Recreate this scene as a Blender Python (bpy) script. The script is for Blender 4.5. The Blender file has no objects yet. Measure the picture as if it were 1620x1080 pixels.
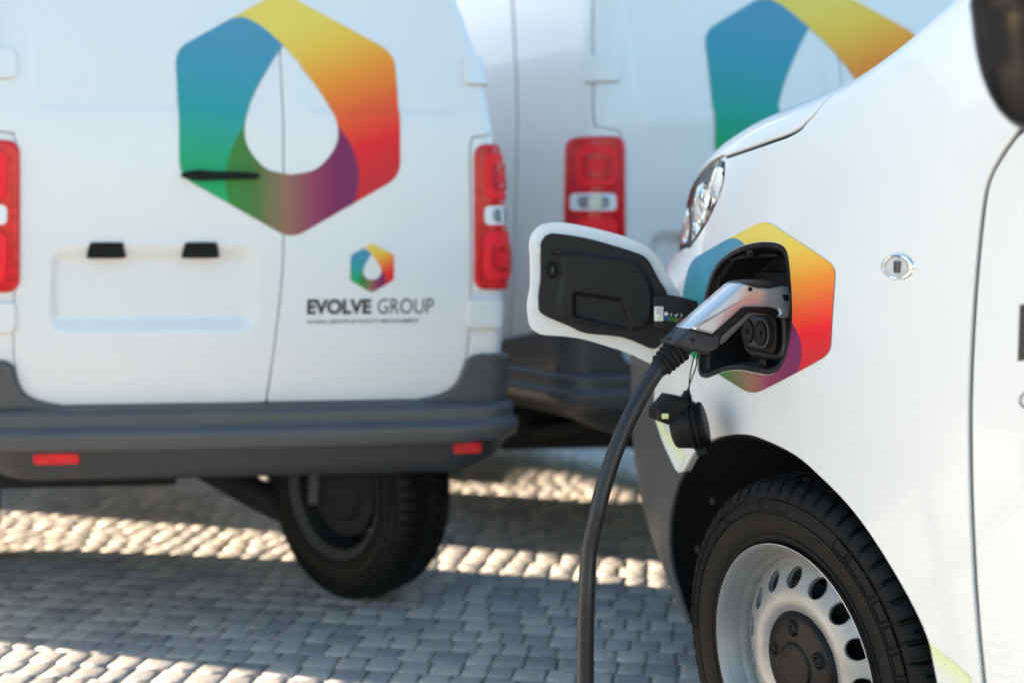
import bpy, bmesh, math, random
from mathutils import Vector, Matrix
from mathutils.geometry import delaunay_2d_cdt
random.seed(7)
R = math.radians
scene = bpy.context.scene
COL = scene.collection

# ------------------------------------------------------------------ camera, sky, sun, exposure
CAM_H = 1.14
cam = bpy.data.cameras.new("camera"); cam_o = bpy.data.objects.new("camera", cam); COL.objects.link(cam_o)
cam_o.location = (0, 0, CAM_H); cam_o.rotation_euler = (R(90), 0, 0)
cam.lens = 37.78; cam.sensor_width = 36; cam.shift_y = -0.1105
cam.clip_start = .02; cam.clip_end = 2000
cam.dof.use_dof = True; cam.dof.focus_distance = 1.92; cam.dof.aperture_fstop = 1.6
scene.camera = cam_o

SUN_EL, SUN_AZ = 7.6, (-.967, .253)          # direction the sun stands in (x, y)
world = bpy.data.worlds.new("World"); scene.world = world; world.use_nodes = True
wn = world.node_tree.nodes; wl = world.node_tree.links
bg = wn["Background"]; sky = wn.new("ShaderNodeTexSky"); sky.sky_type = 'NISHITA'; sky.sun_disc = False
sky.sun_elevation = R(SUN_EL); sky.sun_rotation = math.atan2(SUN_AZ[0], SUN_AZ[1])
sky.air_density = 1.0; sky.dust_density = 0.5; sky.ozone_density = 1.8
wl.new(sky.outputs[0], bg.inputs[0]); bg.inputs[1].default_value = 0.075
sun = bpy.data.lights.new("sun", 'SUN'); sun.energy = 5.0; sun.angle = R(.5); sun.color = (1, .79, .58)
sun_o = bpy.data.objects.new("sun", sun); COL.objects.link(sun_o); sun_o.location = (-20, 5, 10)
sd = Vector((SUN_AZ[0], SUN_AZ[1], math.tan(R(SUN_EL)))).normalized()
sun_o.rotation_euler = sd.to_track_quat('Z', 'Y').to_euler()
vs = scene.view_settings
vs.view_transform = 'Standard'; vs.look = 'None'; vs.exposure = 3.3; vs.gamma = 1.0; vs.use_curve_mapping = False
try:
    scene.cycles.use_denoising = True
    scene.cycles.max_bounces = 8
except Exception: pass

# ------------------------------------------------------------------ materials
def srgb(r, g, b):
    f = lambda c: (c/255)/12.92 if c/255 <= .04045 else ((c/255+.055)/1.055)**2.4
    return (f(r), f(g), f(b))
def mat(name, col, rough=.5, metal=0, coat=0, spec=.5, noise=None, bump=None, trans=0, ior=1.45, attr=None):
    m = bpy.data.materials.new(name); m.use_nodes = True
    nt = m.node_tree; b = nt.nodes["Principled BSDF"]
    b.inputs["Base Color"].default_value = (*col, 1); b.inputs["Roughness"].default_value = rough
    b.inputs["Metallic"].default_value = metal; b.inputs["Coat Weight"].default_value = coat
    b.inputs["Coat Roughness"].default_value = .05
    b.inputs["Specular IOR Level"].default_value = spec; b.inputs["IOR"].default_value = ior
    b.inputs["Transmission Weight"].default_value = trans
    tc = nt.nodes.new("ShaderNodeTexCoord")
    if attr:
        a = nt.nodes.new("ShaderNodeAttribute"); a.attribute_name = attr
        nt.links.new(a.outputs["Color"], b.inputs["Base Color"])
    if noise:                                    # (scale, colour2, contrast)
        n = nt.nodes.new("ShaderNodeTexNoise"); n.inputs["Scale"].default_value = noise[0]; n.inputs["Detail"].default_value = 6
        nt.links.new(tc.outputs["Object"], n.inputs["Vector"])
        r = nt.nodes.new("ShaderNodeValToRGB"); r.color_ramp.elements[0].position = .5-noise[2]; r.color_ramp.elements[1].position = .5+noise[2]
        r.color_ramp.elements[0].color = (*col, 1); r.color_ramp.elements[1].color = (*noise[1], 1)
        nt.links.new(n.outputs["Fac"], r.inputs[0]); nt.links.new(r.outputs[0], b.inputs["Base Color"])
        mr = nt.nodes.new("ShaderNodeMapRange"); mr.inputs["To Min"].default_value = rough*.8; mr.inputs["To Max"].default_value = min(1, rough*1.25)
        nt.links.new(n.outputs["Fac"], mr.inputs[0]); nt.links.new(mr.outputs[0], b.inputs["Roughness"])
    if bump:                                     # (scale, strength, distance)
        n2 = nt.nodes.new("ShaderNodeTexNoise"); n2.inputs["Scale"].default_value = bump[0]; n2.inputs["Detail"].default_value = 4
        nt.links.new(tc.outputs["Object"], n2.inputs["Vector"])
        bp = nt.nodes.new("ShaderNodeBump"); bp.inputs["Strength"].default_value = bump[1]; bp.inputs["Distance"].default_value = bump[2]
        nt.links.new(n2.outputs["Fac"], bp.inputs["Height"]); nt.links.new(bp.outputs[0], b.inputs["Normal"])
    return m
M = {}
M['paint'] = mat("white_paint", (.70, .70, .695), .34, coat=.5, noise=(3.0, (.675, .677, .672), .35))
M['black'] = mat("black_plastic", (.007, .007, .0075), .5, spec=.3, noise=(40, (.013, .013, .0135), .3), bump=(900, .12, .0006))
M['blackgloss'] = mat("gloss_black_plastic", (.006, .006, .007), .24, spec=.28)
M['blacksoft'] = mat("satin_black", (.006, .006, .007), .42, spec=.18)
M['bumper'] = mat("dark_grey_bumper_plastic", (.026, .028, .031), .42, spec=.45, noise=(25, (.034, .036, .039), .3), bump=(700, .1, .0006))
M['bumper2'] = mat("lighter_grey_bumper", (.060, .063, .066), .38, spec=.5, noise=(18, (.075, .077, .08), .3), bump=(500, .12, .0008))  # paler grey version of the bumper plastic
M['liner'] = mat("wheel_liner_felt", (.008, .008, .008), .9)
M['rubber'] = mat("tyre_rubber", (.004, .004, .0042), .55, spec=.17, noise=(30, (.009, .0089, .0088), .25), bump=(260, .15, .0008))
M['steel'] = mat("silver_wheel_paint", (.33, .33, .328), .40, metal=.4, noise=(22, (.26, .258, .25), .3), bump=(140, .12, .001))
M['silver'] = mat("silver_connector_shell", (.62, .63, .65), .30, metal=.6, coat=.25)
M['cable'] = mat("cable_sheath", (.012, .013, .017), .36, spec=.4, noise=(60, (.018, .018, .022), .3), bump=(400, .08, .0006))
M['gap'] = mat("gap_dark", (.006, .006, .007), .8)
M['glassdark'] = mat("tinted_glass", (.02, .025, .028), .06, spec=.6)
M['red'] = mat("red_lens", (.66, .008, .016), .16, spec=.35, coat=.25, noise=(38, (.50, .005, .010), .12), bump=(70, .35, .004))
M['redflat'] = mat("red_reflector", (.86, .016, .026), .3, spec=.3, bump=(400, .5, .002))
M['clearlens'] = mat("clear_lens", (.72, .74, .76), .14, coat=.5, bump=(120, .3, .003))
M['lampgrey'] = mat("lamp_reflector_grey", (.30, .33, .37), .2, metal=.5)
M['chrome'] = mat("chrome", (.85, .85, .86), .07, metal=1, bump=(22, .25, .012))
M['glass'] = mat("headlight_glass", (1, 1, 1), .02, trans=1, ior=1.2)
M['housing'] = mat("lamp_housing", (.10, .10, .11), .25, metal=.6)
M['decal'] = mat("printed_vinyl", (1, 1, 1), .42, spec=.22, attr="Col")
M['ink'] = mat("dark_lettering_vinyl", (.02, .021, .022), .4)
M['trigger'] = mat("grey_trigger_rubber", (.10, .10, .10), .6, bump=(900, .3, .0008))
M['label'] = mat("white_label", (.75, .75, .72), .5)
M['yellow'] = mat("label_yellow", srgb(200, 200, 110), .5)
for nm, c in (('icon_blue', (70, 120, 190)), ('icon_green', (70, 170, 70)), ('icon_red', (220, 40, 50)), ('lime', (215, 225, 160))):
    M[nm] = mat(nm, srgb(*c), .5)
M['sand'] = mat("joint_sand", (.21, .19, .165), .95, noise=(18, (.13, .12, .105), .3))
# granite setts: a colour for each stone
def sett_mat():
    m = bpy.data.materials.new("granite_setts"); m.use_nodes = True; nt = m.node_tree; b = nt.nodes["Principled BSDF"]
    geo = nt.nodes.new("ShaderNodeNewGeometry"); tc = nt.nodes.new("ShaderNodeTexCoord")
    wn1 = nt.nodes.new("ShaderNodeTexWhiteNoise"); wn1.noise_dimensions = '1D'
    oi = nt.nodes.new("ShaderNodeObjectInfo"); ad = nt.nodes.new("ShaderNodeMath"); ad.operation = 'ADD'
    nt.links.new(geo.outputs["Random Per Island"], ad.inputs[0]); nt.links.new(oi.outputs["Random"], ad.inputs[1])
    nt.links.new(ad.outputs[0], wn1.inputs["W"])
    r = nt.nodes.new("ShaderNodeValToRGB"); e = r.color_ramp.elements
    e[0].color = (.26, .255, .25, 1); e[1].color = (.47, .43, .385, 1); k = e.new(.5); k.color = (.36, .345, .32, 1)
    nt.links.new(wn1.outputs["Value"], r.inputs[0])
    n = nt.nodes.new("ShaderNodeTexNoise"); n.inputs["Scale"].default_value = 90; n.inputs["Detail"].default_value = 5
    nt.links.new(geo.outputs["Position"], n.inputs["Vector"])
    mx = nt.nodes.new("ShaderNodeMix"); mx.data_type = 'RGBA'; mx.blend_type = 'MULTIPLY'; mx.inputs[0].default_value = .55
    nt.links.new(r.outputs[0], mx.inputs[6]); nt.links.new(n.outputs["Color"], mx.inputs[7])
    hs = nt.nodes.new("ShaderNodeHueSaturation"); hs.inputs["Saturation"].default_value = .95; hs.inputs["Value"].default_value = 1.5
    nt.links.new(mx.outputs[2], hs.inputs["Color"]); nt.links.new(hs.outputs[0], b.inputs["Base Color"])
    bp = nt.nodes.new("ShaderNodeBump"); bp.inputs["Strength"].default_value = .4; bp.inputs["Distance"].default_value = .003
    nt.links.new(n.outputs["Fac"], bp.inputs["Height"]); nt.links.new(bp.outputs[0], b.inputs["Normal"])
    b.inputs["Roughness"].default_value = .7
    return m
M['sett'] = sett_mat()

# ------------------------------------------------------------------ helpers
def link(name, me, m=None, parent=None):
    o = bpy.data.objects.new(name, me); COL.objects.link(o)
    if m is not None: me.materials.append(M[m] if isinstance(m, str) else m)
    if parent: o.parent = parent
    return o
def mesh(name, vs, fs, m, parent=None, smooth=False, normals=None, angle=None):
    me = bpy.data.meshes.new(name); me.from_pydata([tuple(v) for v in vs], [], fs); me.validate()
    me.polygons.foreach_set("use_smooth", [smooth or normals is not None]*len(me.polygons))
    if normals is not None: me.normals_split_custom_set_from_vertices([tuple(n) for n in normals])
    elif angle is not None:
        me.polygons.foreach_set("use_smooth", [True]*len(me.polygons)); me.set_sharp_from_angle(angle=R(angle))
    me.update()
    return link(name, me, m, parent)
def empty(name, loc=(0, 0, 0), rz=0, parent=None):
    o = bpy.data.objects.new(name, None); COL.objects.link(o); o.location = loc; o.rotation_euler = (0, 0, rz)
    o.empty_display_size = .2
    if parent: o.parent = parent
    return o
def tag(o, label=None, cat=None, group=None, kind=None):
    if label: o["label"] = label
    if cat: o["category"] = cat
    if group: o["group"] = group
    if kind: o["kind"] = kind
    return o
def interp(x, P):
    if x <= P[0][0]: return P[0][1]+(x-P[0][0])*(P[1][1]-P[0][1])/(P[1][0]-P[0][0])
    if x >= P[-1][0]: return P[-1][1]+(x-P[-1][0])*(P[-1][1]-P[-2][1])/(P[-1][0]-P[-2][0])
    i = 0
    while not (P[i][0] <= x <= P[i+1][0]): i += 1
    def sl(j):
        if j == 0: return (P[1][1]-P[0][1])/(P[1][0]-P[0][0])
        if j == len(P)-1: return (P[-1][1]-P[-2][1])/(P[-1][0]-P[-2][0])
        a = (P[j][1]-P[j-1][1])/(P[j][0]-P[j-1][0]); b = (P[j+1][1]-P[j][1])/(P[j+1][0]-P[j][0])
        return 0. if a*b <= 0 else 2*a*b/(a+b)
    h = P[i+1][0]-P[i][0]; s = (x-P[i][0])/h
    return ((1+2*s)*(1-s)**2*P[i][1]+s*(1-s)**2*h*sl(i)+s*s*(3-2*s)*P[i+1][1]+s*s*(s-1)*h*sl(i+1))
def sstep(a, b, x):
    s = min(1, max(0, (x-a)/(b-a))); return s*s*(3-2*s)
def crv(P, n=6, closed=False):
    """Catmull-Rom through points of any dimension"""
    out = []; N = len(P); D = len(P[0])
    rng = range(N) if closed else range(N-1)
    g = (lambda i: P[i % N]) if closed else (lambda i: P[max(0, min(N-1, i))])
    for i in rng:
        p0, p1, p2, p3 = g(i-1), g(i), g(i+1), g(i+2)
        for k in range(n):
            s = k/n
            out.append(tuple(.5*(2*p1[d]+(p2[d]-p0[d])*s+(2*p0[d]-5*p1[d]+4*p2[d]-p3[d])*s*s+(3*p1[d]-p0[d]-3*p2[d]+p3[d])*s**3) for d in range(D)))
    if not closed: out.append(tuple(P[-1]))
    return out
def inpoly(x, y, P):
    c = False; j = len(P)-1
    for i in range(len(P)):
        xi, yi = P[i]; xj, yj = P[j]
        if (yi > y) != (yj > y) and x < (xj-xi)*(y-yi)/(yj-yi)+xi: c = not c
        j = i
    return c
def resample(P, step):
    out = []
    for i in range(len(P)):
        a, b = P[i], P[(i+1) % len(P)]
        L = math.hypot(b[0]-a[0], b[1]-a[1])
        if L < 1e-6: continue
        n = max(1, int(L/step+.999))
        for k in range(n): out.append((a[0]+(b[0]-a[0])*k/n, a[1]+(b[1]-a[1])*k/n))
    return out
def area(P): return .5*sum(P[i-1][0]*P[i][1]-P[i][0]*P[i-1][1] for i in range(len(P)))
def inset(P, d):
    """move every outline point inwards by d"""
    s = 1 if area(P) > 0 else -1; N = len(P); out = []
    for i in range(N):
        ax, ay = P[i-1]; bx, by = P[i]; cx, cy = P[(i+1) % N]
        e1 = Vector((bx-ax, by-ay)); e2 = Vector((cx-bx, cy-by))
        if e1.length < 1e-9 or e2.length < 1e-9: out.append((bx, by)); continue
        e1.normalize(); e2.normalize()
        n = Vector((-(e1.y+e2.y), e1.x+e2.x))*s
        if n.length < 1e-6: out.append((bx, by)); continue
        n.normalize(); c = max(.5, n.dot(Vector((-e1.y, e1.x))*s))
        out.append((bx+n.x*d/c, by+n.y*d/c))
    return out
def tri(outline, holes, spacing, bstep=None):
    bstep = bstep or spacing
    O = resample(outline, bstep); Hs = [resample(h, bstep) for h in holes]
    V = []; E_ = []
    for L in [O]+Hs:
        b = len(V); V += L; E_ += [(b+i, b+(i+1) % len(L)) for i in range(len(L))]
    nb = len(V)
    cell = spacing; grid = {}
    for p in V: grid.setdefault((int(p[0]//cell), int(p[1]//cell)), []).append(p)
    x0 = min(p[0] for p in O); x1 = max(p[0] for p in O); y0 = min(p[1] for p in O); y1 = max(p[1] for p in O)
    j = 0; y = y0+spacing*.5
    while y < y1:
        x = x0+spacing*(.5 if j % 2 else .25)
        while x < x1:
            gx, gy = int(x//cell), int(y//cell); ok = True
            for a in (-1, 0, 1):
                for b in (-1, 0, 1):
                    for p in grid.get((gx+a, gy+b), ()):
                        if (p[0]-x)**2+(p[1]-y)**2 < (spacing*.45)**2: ok = False
            if ok and inpoly(x, y, O) and not any(inpoly(x, y, h) for h in Hs): V.append((x, y))
            x += spacing
        y += spacing*.87; j += 1
    vo, eo, fo, *_ = delaunay_2d_cdt([Vector(v) for v in V], E_, [], 0, 1e-6)
    F = []
    for f in fo:
        cx = sum(vo[i].x for i in f)/len(f); cy = sum(vo[i].y for i in f)/len(f)
        if inpoly(cx, cy, O) and not any(inpoly(cx, cy, h) for h in Hs): F.append(list(f))
    return vo, F
def panel(name, outline, S, m, parent=None, holes=(), spacing=.03, bstep=None, off=0., lip=0., rad=.003, flip=False, color=None):
    """a sheet cut to an outline on the surface S(p, q), with rolled edges; shading normals taken from the surface"""
    vo, F = tri(outline, holes, spacing, bstep)
    used = sorted({i for f in F for i in f}); rm = {k: n for n, k in enumerate(used)}
    P = []; N = []; e = 2e-3; sg = -1 if flip else 1
    for k in used:
        p, q = vo[k]; a = Vector(S(p, q))
        n = (Vector(S(p+e, q))-Vector(S(p-e, q))).cross(Vector(S(p, q+e))-Vector(S(p, q-e)))
        n = n.normalized()*sg if n.length > 1e-12 else Vector((0, 0, 1))
        P.append(a+n*off); N.append(n)
    fs = []
    for f in F:
        g = [rm[i] for i in f]
        n = (P[g[1]]-P[g[0]]).cross(P[g[2]]-P[g[0]])
        if n.dot(N[g[0]]) < 0: g.reverse()
        fs.append(g)
    cols = [color(*vo[k]) for k in used] if color else None
    if lip:
        cnt = {}
        for g in fs:
            for i in range(len(g)): cnt[(g[i], g[(i+1) % len(g)])] = 1
        bd = [(a, b) for (a, b) in cnt if (b, a) not in cnt]
        out = {}
        for a, b in bd:
            d = (P[b]-P[a])
            if d.length < 1e-9: continue
            d.normalize()
            o = d.cross(N[a])
            out[a] = out.get(a, Vector())+o; out[b] = out.get(b, Vector())+o
        ring = {}
        for a, o in out.items():
            o = o.normalized() if o.length > 1e-6 else N[a]*0
            n = N[a]; base = len(P)
            P += [P[a]+o*rad*.7-n*rad*.3, P[a]+o*rad-n*rad, P[a]+o*rad-n*lip]
            N += [(n+o).normalized(), (o+n*.15).normalized() if o.length else n, o if o.length else n]
            ring[a] = base
            if cols: cols += [cols[a]]*3
        for a, b in bd:
            if a not in ring or b not in ring: continue
            x, y = ring[a], ring[b]
            fs += [[b, a, x, y], [y, x, x+1, y+1], [y+1, x+1, x+2, y+2]]
    o = mesh(name, P, fs, m, parent, normals=N)
    if cols:
        at = o.data.color_attributes.new("Col", 'FLOAT_COLOR', 'POINT')
        for i, c in enumerate(cols): at.data[i].color = (*c, 1)
    return o
def loft(rings, closed=True, caps=True):
    V = []; F = []; n = len(rings[0])
    for r in rings: V += [Vector(p) for p in r]
    for i in range(len(rings)-1):
        for j in range(n if closed else n-1):
            a = i*n+j; b = i*n+(j+1) % n
            F.append([a, b, b+n, a+n])
    if caps and closed:
        F.append(list(range(n))[::-1]); F.append([len(V)-n+j for j in range(n)])
    return V, F
def tube(name, pts, rad, m, parent=None, n=12, sub=6, angle=None):
    """round bar along a smooth path; rad is a number or a function of 0..1"""
    P = [Vector(p) for p in (crv(pts, sub) if sub > 1 else pts)]
    rf = rad if callable(rad) else (lambda s: rad)
    rings = []; up = None
    for i, p in enumerate(P):
        d = (P[min(i+1, len(P)-1)]-P[max(i-1, 0)]).normalized()
        if up is None: up = d.orthogonal().normalized()
        up = (up-d*up.dot(d)).normalized(); sd_ = d.cross(up)
        r = rf(i/(len(P)-1))
        rings.append([p+(up*math.cos(2*math.pi*k/n)+sd_*math.sin(2*math.pi*k/n))*r for k in range(n)])
    V, F = loft(rings)
    return mesh(name, V, F, m, parent, angle=angle or 50)
def slab(name, outline, to3, d0, d1, m, parent=None, bev=.003, bstep=.01, spacing=.02, angle=40):
    """solid from a flat outline: to3(x, y, depth); rounded rims on the d1 side and d0 side"""
    O = resample(outline, bstep)
    if area(O) < 0: O.reverse()
    s = 1 if d1 > d0 else -1
    rings2 = [(inset(O, bev), d0), (inset(O, bev*.3), d0+s*bev*.3), (O, d0+s*bev), (O, d1-s*bev), (inset(O, bev*.3), d1-s*bev*.3), (inset(O, bev), d1)]
    V = []; F = []; n = len(O)
    for L, d in rings2: V += [Vector(to3(x, y, d)) for x, y in L]
    for i in range(5):
        for j in range(n):
            a = i*n+j; b = i*n+(j+1) % n; F.append([a, b, b+n, a+n])
    F.append(list(range(n))[::-1]); F.append([5*n+j for j in range(n)])
    o = mesh(name, V, F, m, parent)
    bm = bmesh.new(); bm.from_mesh(o.data); bmesh.ops.recalc_face_normals(bm, faces=bm.faces)
    bmesh.ops.triangulate(bm, faces=[f for f in bm.faces if len(f.verts) > 4]); bm.to_mesh(o.data); bm.free()
    o.data.polygons.foreach_set("use_smooth", [True]*len(o.data.polygons)); o.data.set_sharp_from_angle(angle=R(angle))
    return o
def box(name, lo, hi, m, parent=None, bev=.004, xf=None):
    bm = bmesh.new(); bmesh.ops.create_cube(bm, size=1)
    for v in bm.verts: v.co = Vector([lo[k]+(v.co[k]+.5)*(hi[k]-lo[k]) for k in range(3)])
    if bev: bmesh.ops.bevel(bm, geom=bm.edges[:], offset=bev, segments=2, affect='EDGES', profile=.6)
    if xf:
        for v in bm.verts: v.co = Vector(xf(*v.co))
    me = bpy.data.meshes.new(name); bm.to_mesh(me); bm.free()
    me.polygons.foreach_set("use_smooth", [True]*len(me.polygons)); me.set_sharp_from_angle(angle=R(35))
    return link(name, me, m, parent)
def lathe(prof, n, dr=None):
    """prof: (w, r) pairs turned about the x axis; dr(w_index, angle) adds to the radius"""
    V = []; F = []; k = len(prof)
    for j in range(n):
        a = 2*math.pi*j/n
        for i, (w, r) in enumerate(prof):
            if dr:
                x = dr(i, a, w, r)
                w, r = (w+x[0], r+x[1])
            V.append((w, r*math.sin(a), r*math.cos(a)))
    for j in range(n):
        b = ((j+1) % n)*k; a = j*k
        for i in range(k-1): F.append([a+i, a+i+1, b+i+1, b+i])
    return V, F
def fixn(o, angle=35):
    bm = bmesh.new(); bm.from_mesh(o.data); bmesh.ops.recalc_face_normals(bm, faces=bm.faces); bm.to_mesh(o.data); bm.free()
    o.data.polygons.foreach_set("use_smooth", [True]*len(o.data.polygons)); o.data.set_sharp_from_angle(angle=R(angle)); return o
def text_mesh(body, offset=0., space=1.0):
    """outline lettering as flat triangles, scaled so that capitals are 1 high; returns verts, faces, width"""
    c = bpy.data.curves.new("lettering", 'FONT'); c.body = body; c.size = 1; c.offset = offset; c.resolution_u = 4; c.space_character = space
    o = bpy.data.objects.new("lettering", c); COL.objects.link(o)
    dg = bpy.context.evaluated_depsgraph_get(); me = bpy.data.meshes.new_from_object(o.evaluated_get(dg))
    V = [(v.co.x, v.co.y) for v in me.vertices]; F = [list(p.vertices) for p in me.polygons]
    bpy.data.objects.remove(o); bpy.data.curves.remove(c); bpy.data.meshes.remove(me)
    x0 = min(v[0] for v in V); x1 = max(v[0] for v in V); y0 = min(v[1] for v in V); y1 = max(v[1] for v in V)
    return [((x-x0)/(x1-x0), (y-y0)/(y1-y0)) for x, y in V], F
def text_part(name, body, S, x0, x1, y0, y1, m, parent, off=.0009, offset=0., flip=False, space=1.0):
    V2, F = text_mesh(body, offset, space)
    P = []; e = 2e-3
    for x, y in V2:
        p, q = x0+(x1-x0)*x, y0+(y1-y0)*y
        n = (Vector(S(p+e, q))-Vector(S(p-e, q))).cross(Vector(S(p, q+e))-Vector(S(p, q-e))).normalized()*(-1 if flip else 1)
        P.append(Vector(S(p, q))+n*off)
    return mesh(name, P, F, m, parent)

# ------------------------------------------------------------------ the printed hexagon
def hexpts(r=1.0, rc=.12):
    c = [(0, 1), (-.866, .5), (-.866, -.5), (0, -1), (.866, -.5), (.866, .5)]
    out = []
    for i in range(6):
        p = Vector(c[i]); a = (Vector(c[i-1])-p).normalized(); b = (Vector(c[(i+1) % 6])-p).normalized()
        for k in range(7):
            s = k/6; A = p+a*rc; B = p+b*rc
            out.append(tuple(A*(1-s)**2+p*2*s*(1-s)+B*s*s))
    return out
HEX = hexpts()
def hexarc(fa, fb):
    """hexagon outline between two fractions of the way round, anticlockwise from the top"""
    L = resample(HEX, .02); i = int(fa*len(L)); j = int(fb*len(L))
    return [L[k % len(L)] for k in range(i, j+1)]
def nearest_frac(p):
    L = resample(HEX, .02); return min(range(len(L)), key=lambda k: (L[k][0]-p[0])**2+(L[k][1]-p[1])**2)/len(L)
def drop():
    L = [(-.03, .55)]                      # tip, then anticlockwise (left side first)
    left = crv([(-.03, .55), (-.16, .36), (-.29, .12), (-.362, -.09), (-.34, -.27), (-.20, -.44), (0, -.49)], 6)
    right = crv([(0, -.49), (.20, -.44), (.345, -.27), (.365, -.09), (.28, .12), (.12, .36), (-.03, .55)], 6)
    return left, right
def logo_shapes():
    left, right = drop()
    tA, lC, rC = (-.42, .757), (-.48, -.72), (.50, -.71)
    fT, fL, fR = nearest_frac(tA), nearest_frac(lC), nearest_frac(rC)
    ab = crv([tA, (-.31, .775), (-.185, .70), (-.03, .55)], 5)
    iL = min(range(len(left)), key=lambda k: abs(left[k][0]+.362)+abs(left[k][1]+.09))
    iR = min(range(len(right)), key=lambda k: abs(right[k][0]-.365)+abs(right[k][1]+.09))
    ac = crv([left[iL], (-.47, -.30), (-.515, -.53), lC], 5)
    bc = crv([right[iR], (.49, -.29), (.535, -.50), rC], 5)
    a = hexarc(fT, fL)+ac[::-1]+left[:iL][::-1][:-1]+ab[::-1]
    c = hexarc(fL, fR)+bc[::-1]+right[:iR][::-1]+left[iL:][::-1]+ac
    b = hexarc(fR, 1+fT)+ab+right[iR:][::-1][1:]+bc
    def grad(stops):
        def g(s):
            s = min(1, max(0, s))
            for (s0, c0), (s1, c1) in zip(stops, stops[1:]):
                if s <= s1: k = (s-s0)/(s1-s0); return tuple(x+(y-x)*k for x, y in zip(srgb(*c0), srgb(*c1)))
            return srgb(*stops[-1][1])
        return g
    ga = grad([(0, (34, 160, 95)), (.25, (36, 156, 110)), (.5, (45, 146, 145)), (.75, (62, 140, 162)), (1, (78, 138, 165))])
    gb = grad([(0, (200, 45, 48)), (.22, (228, 36, 46)), (.42, (228, 92, 46)), (.62, (230, 140, 48)), (.85, (226, 184, 72)), (1, (222, 196, 92))])
    gc = grad([(0, (52, 128, 56)), (.2, (74, 116, 62)), (.45, (142, 104, 84)), (.65, (142, 62, 88)), (.85, (122, 40, 84)), (1, (118, 44, 90))])
    return [(a, lambda x, y: ga((y+.75)/1.45+.12*(x+.5))), (b, lambda x, y: gb((y+.62-.38*(x-.5))/1.5)), (c, lambda x, y: gc((x+.5)/1.02))]
def logo(name, S, m2, parent, spacing=.06, off=.0008, flip=False, holes=()):
    """three printed leaves of the hexagon; m2 maps logo units to the surface's (p, q)"""
    inv = []
    objs = []
    for poly, colf in logo_shapes():
        Sm = lambda x, y: S(*m2(x, y))
        objs.append(panel(name, poly, Sm, 'decal', parent, holes=holes, spacing=spacing, bstep=.03, off=off, flip=flip, color=colf))
    bm = bmesh.new(); base = objs[0]
    V = []; F = []; N = []; C = []
    for o in objs:
        b = len(V); me = o.data
        V += [v.co.copy() for v in me.vertices]; F += [[b+i for i in p.vertices] for p in me.polygons]
        C += [tuple(me.color_attributes["Col"].data[i].color) for i in range(len(me.vertices))]
    bm.free()
    for o in objs: bpy.data.objects.remove(o)
    o = mesh(name, V, F, 'decal', parent, smooth=True)
    at = o.data.color_attributes.new("Col", 'FLOAT_COLOR', 'POINT')
    for i, c in enumerate(C): at.data[i].color = c
    return o

# ------------------------------------------------------------------ ground: sand bed and granite setts
SA = R(-9); SC, SS = math.cos(SA), math.sin(SA)
gnd = mesh("pavement", [(-300, -300, -.0038), (300, -300, -.0038), (300, 300, -.0038), (-300, 300, -.0038)], [[0, 1, 2, 3]], 'sand')
tag(gnd, kind="structure")
def sett_geo(w, l, seed):
    rnd = random.Random(seed); j = lambda s: rnd.uniform(-s, s)
    V = []
    for ins, z in ((0, -.03), (.0005, -.0018), (.004, .0003), (.014, .0012)):
        for sx, sy in ((-1, -1), (1, -1), (1, 1), (-1, 1)):
            V.append((sx*(w/2-ins)+j(.0025), sy*(l/2-ins)+j(.0025), z+(j(.0005) if z > 0 else 0)))
    V.append((j(.004), j(.004), .0014+j(.0003)))
    F = []
    for r in (0, 4, 8):
        for k in range(4): F.append([r+k, r+(k+1) % 4, r+4+(k+1) % 4, r+4+k])
    F += [[12+k, 12+(k+1) % 4, 16] for k in range(4)]
    return V, F
PX, PY = .080, .078
geos = [sett_geo(PX-.0055, PY-.0055, s) for s in range(18)]
near = []; rest = []
for j in range(12, 140):
    x0 = -8.0-random.uniform(0, .1); y0 = j*PY-3
    while x0 < 8.0:
        wd = random.choice((.066, .072, .078, .084, .092))*random.uniform(.96, 1.04)
        xm = x0+wd/2; ym = y0+random.uniform(-.0025, .0025)+.009*math.sin(xm*.9+j*.02)
        x0 += wd
        x = SC*xm-SS*ym; y = SS*xm+SC*ym+2.0
        g = random.randrange(18); rz = SA+R(random.uniform(-1.6, 1.6)); dz = random.uniform(-.0007, .0007)
        item = (x, y, dz, rz, g, wd/PX)
        px = 810+1700*x/y if y > .3 else -1; py = 361+1700*CAM_H/y if y > .3 else 0
        if 0 < px < 1080 and 0 < py < 1085 and y < 3.4: near.append((y, item))
        else: rest.append(item)
near.sort(key=lambda a: a[0])
smesh = []
for V, F in geos:
    me = bpy.data.meshes.new("sett"); me.from_pydata(V, [], F); me.polygons.foreach_set("use_smooth", [True]*len(F)); me.materials.append(M['sett']); smesh.append(me)
for k, (d, (x, y, dz, rz, g, sx_)) in enumerate(near):
    if k >= 300: rest.append((x, y, dz, rz, g, sx_)); continue
    o = bpy.data.objects.new("sett", smesh[g]); COL.objects.link(o); o.parent = gnd
    o.location = (x, y, dz); o.rotation_euler = (0, 0, rz); o.scale = (sx_, 1, 1)
V = []; F = []
for x, y, dz, rz, g, sx_ in rest:
    if not (-7.5 < x < 7 and -1 < y < 9): continue
    c, s = math.cos(rz), math.sin(rz); b = len(V)
    gv, gf = geos[g]
    V += [(x+c*a*sx_-s*e, y+s*a*sx_+c*e, z+dz) for a, e, z in gv]; F += [[b+i for i in f] for f in gf]
o = mesh("setts", V, F, 'sett', gnd, smooth=True); tag(o, kind="stuff")

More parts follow.
